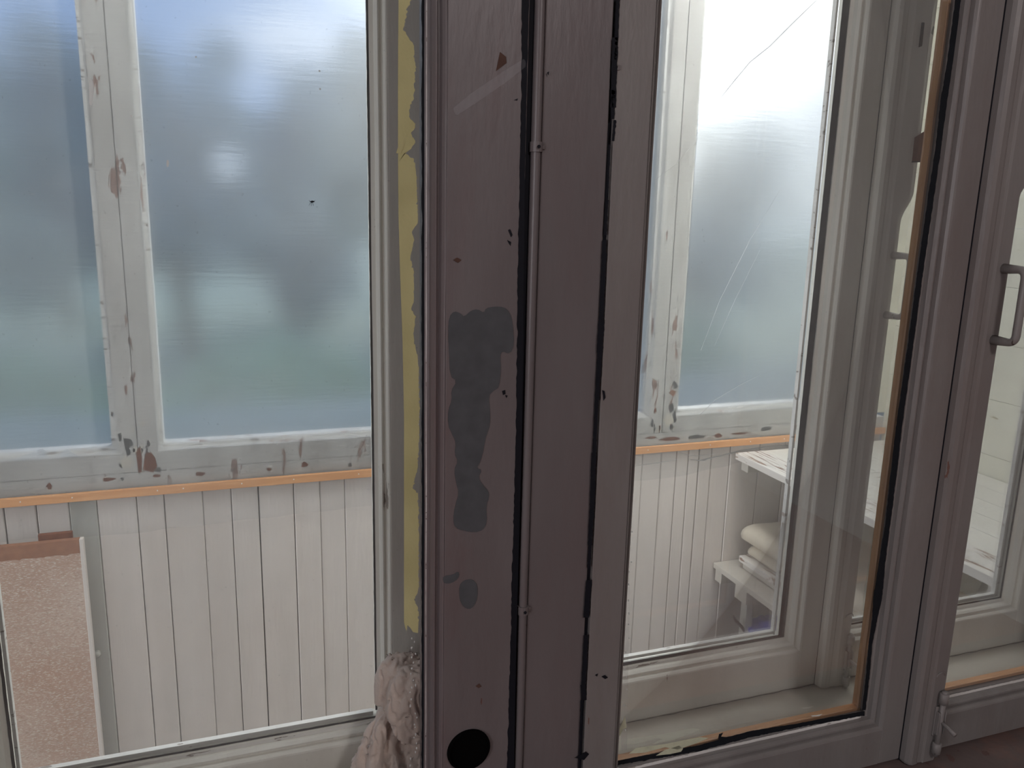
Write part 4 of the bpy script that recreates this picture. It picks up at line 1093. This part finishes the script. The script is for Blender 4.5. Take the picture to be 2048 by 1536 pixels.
# ------------------------------------------------------------------ garden outside
struct('ground', (-40, 60, 2.4, 70, -2.4, -2.3), M['grass'])
GAPS = []        # openings in the foliage where the bright sky shows
for px_, py_, rad_ in ((455, 300, .021), (535, 108, .030), (1590, 300, .030)):
    d_ = at(px_, py_, Y=1.0); GAPS.append((Vector((d_.x/1.15, 1.0, d_.z/1.15)).normalized(), rad_))
def in_gap(p):
    q = p.normalized()
    return any((q-d).length < r for d, r in GAPS)
def tree(x, y, h, r, mat, label, seed, nl=900, z0=-2.3, squash=1.25, crown_z=None):
    rnd = random.Random(seed)
    t = empty('tree', (x, y, z0)); tag(t, label, 'tree')
    bm = bmesh.new(); tube(bm, [(x, y, z0), (x+.05*h*rnd.uniform(-1, 1), y, z0+h*.5), (x, y, z0+h*.85)], [.03*h, .022*h, .008*h], 8); link('trunk', bm, M['bark'], t)
    bm = bmesh.new()
    cz = crown_z if crown_z is not None else z0 + h - r*squash
    lumps = [(Vector((rnd.uniform(-.55, .55), rnd.uniform(-.5, .5), rnd.uniform(-.75, .65))), rnd.uniform(.3, .45)) for _ in range(16)]
    for i in range(nl):
        c, lr = rnd.choice(lumps)
        d = Vector((rnd.gauss(0, 1), rnd.gauss(0, 1), rnd.gauss(0, 1))).normalized()*lr*rnd.uniform(.6, 1.0)
        p = (c + d); p = Vector((x + p.x*r, y + p.y*r, cz + p.z*r*squash))
        if in_gap(p): continue
        s = r*rnd.uniform(.05, .11); a = Vector((rnd.gauss(0, 1), rnd.gauss(0, 1), rnd.gauss(0, 1))).normalized(); b = a.orthogonal().normalized()*s; a = a*s
        bm.faces.new([bm.verts.new(q) for q in (p-a, p+b*.7, p+a, p-b*.7)])
    me = bpy.data.meshes.new('crown'); bm.to_mesh(me); bm.free(); me.materials.append(mat)
    o = bpy.data.objects.new('crown', me); COL.objects.link(o); o.parent = t; o.location = -t.location
    return t
specs = [(-3.6, 10.5, 4.7, 1.6, 'leaf_dark', 'dark tree at the outer edge of the left porch window, front row'),
         (-.55, 10.5, 4.5, 1.45, 'leaf_blue', 'bluish tree in the middle of the left porch window, front row'),
         (2.35, 10.8, 4.7, 1.4, 'leaf_dark', 'dark tree hidden mostly by the central post, front row'),
         (5.3, 10.8, 4.4, 1.45, 'leaf_dark', 'dark tree just right of the central post, front row'),
         (8.3, 10.8, 4.3, 1.5, 'leaf_blue', 'bluish tree in the right porch window, front row'),
         (-2.9, 15.0, 5.4, 2.0, 'leaf_blue', 'taller bluish tree between the two trees at the left, back row'),
         (1.3, 15.0, 5.2, 2.0, 'leaf_blue', 'taller bluish tree beside the central post, back row'),
         (5.5, 15.0, 5.0, 2.0, 'leaf_blue', 'taller bluish tree right of the central post, back row'),
         (9.8, 15.0, 5.2, 2.1, 'leaf_dark', 'taller dark tree in the right porch window, back row')]
for i, (x, y, h_, r, m, lab) in enumerate(specs): tree(x, y, h_, r, M[m], lab, 20+i, nl=2600)
def bush(x, y, r, mat, label, seed, sz=1.0):
    rnd = random.Random(seed)
    bm = bmesh.new()
    for i in range(700):
        d = Vector((rnd.gauss(0, 1), rnd.gauss(0, 1), abs(rnd.gauss(0, 1)))).normalized()*rnd.uniform(.6, 1)
        p = Vector((x + d.x*r*1.3, y + d.y*r*.8, -2.3 + d.z*r*sz)); s = r*.11
        a = Vector((rnd.gauss(0, 1), rnd.gauss(0, 1), rnd.gauss(0, 1))).normalized(); b = a.orthogonal().normalized()*s; a = a*s
        bm.faces.new([bm.verts.new(q) for q in (p-a, p+b*.7, p+a, p-b*.7)])
    o = link('bush', bm, mat, None); recenter(o); tag(o, label, 'bush')
bush(-2.2, 7.9, .9, M['leaf_mid'], 'green bush low behind the far left porch window', 41)
bush(.42, 7.9, .93, M['leaf_mid'], 'largest light green bush, in the left porch window', 42, 1.1)
bush(2.95, 8.1, .92, M['leaf_mid'], 'green bush beside the central post, left window', 43)
bush(5.6, 8.6, 1.2, M['leaf_mid'], 'green bush low in the right porch window', 44, .8)
o = struct('wall_garden', (-12, 22, 6.3, 6.5, -2.3, -1.72), plain('bluish_garden_wall', (0.34, 0.42, 0.45), rough=.8))
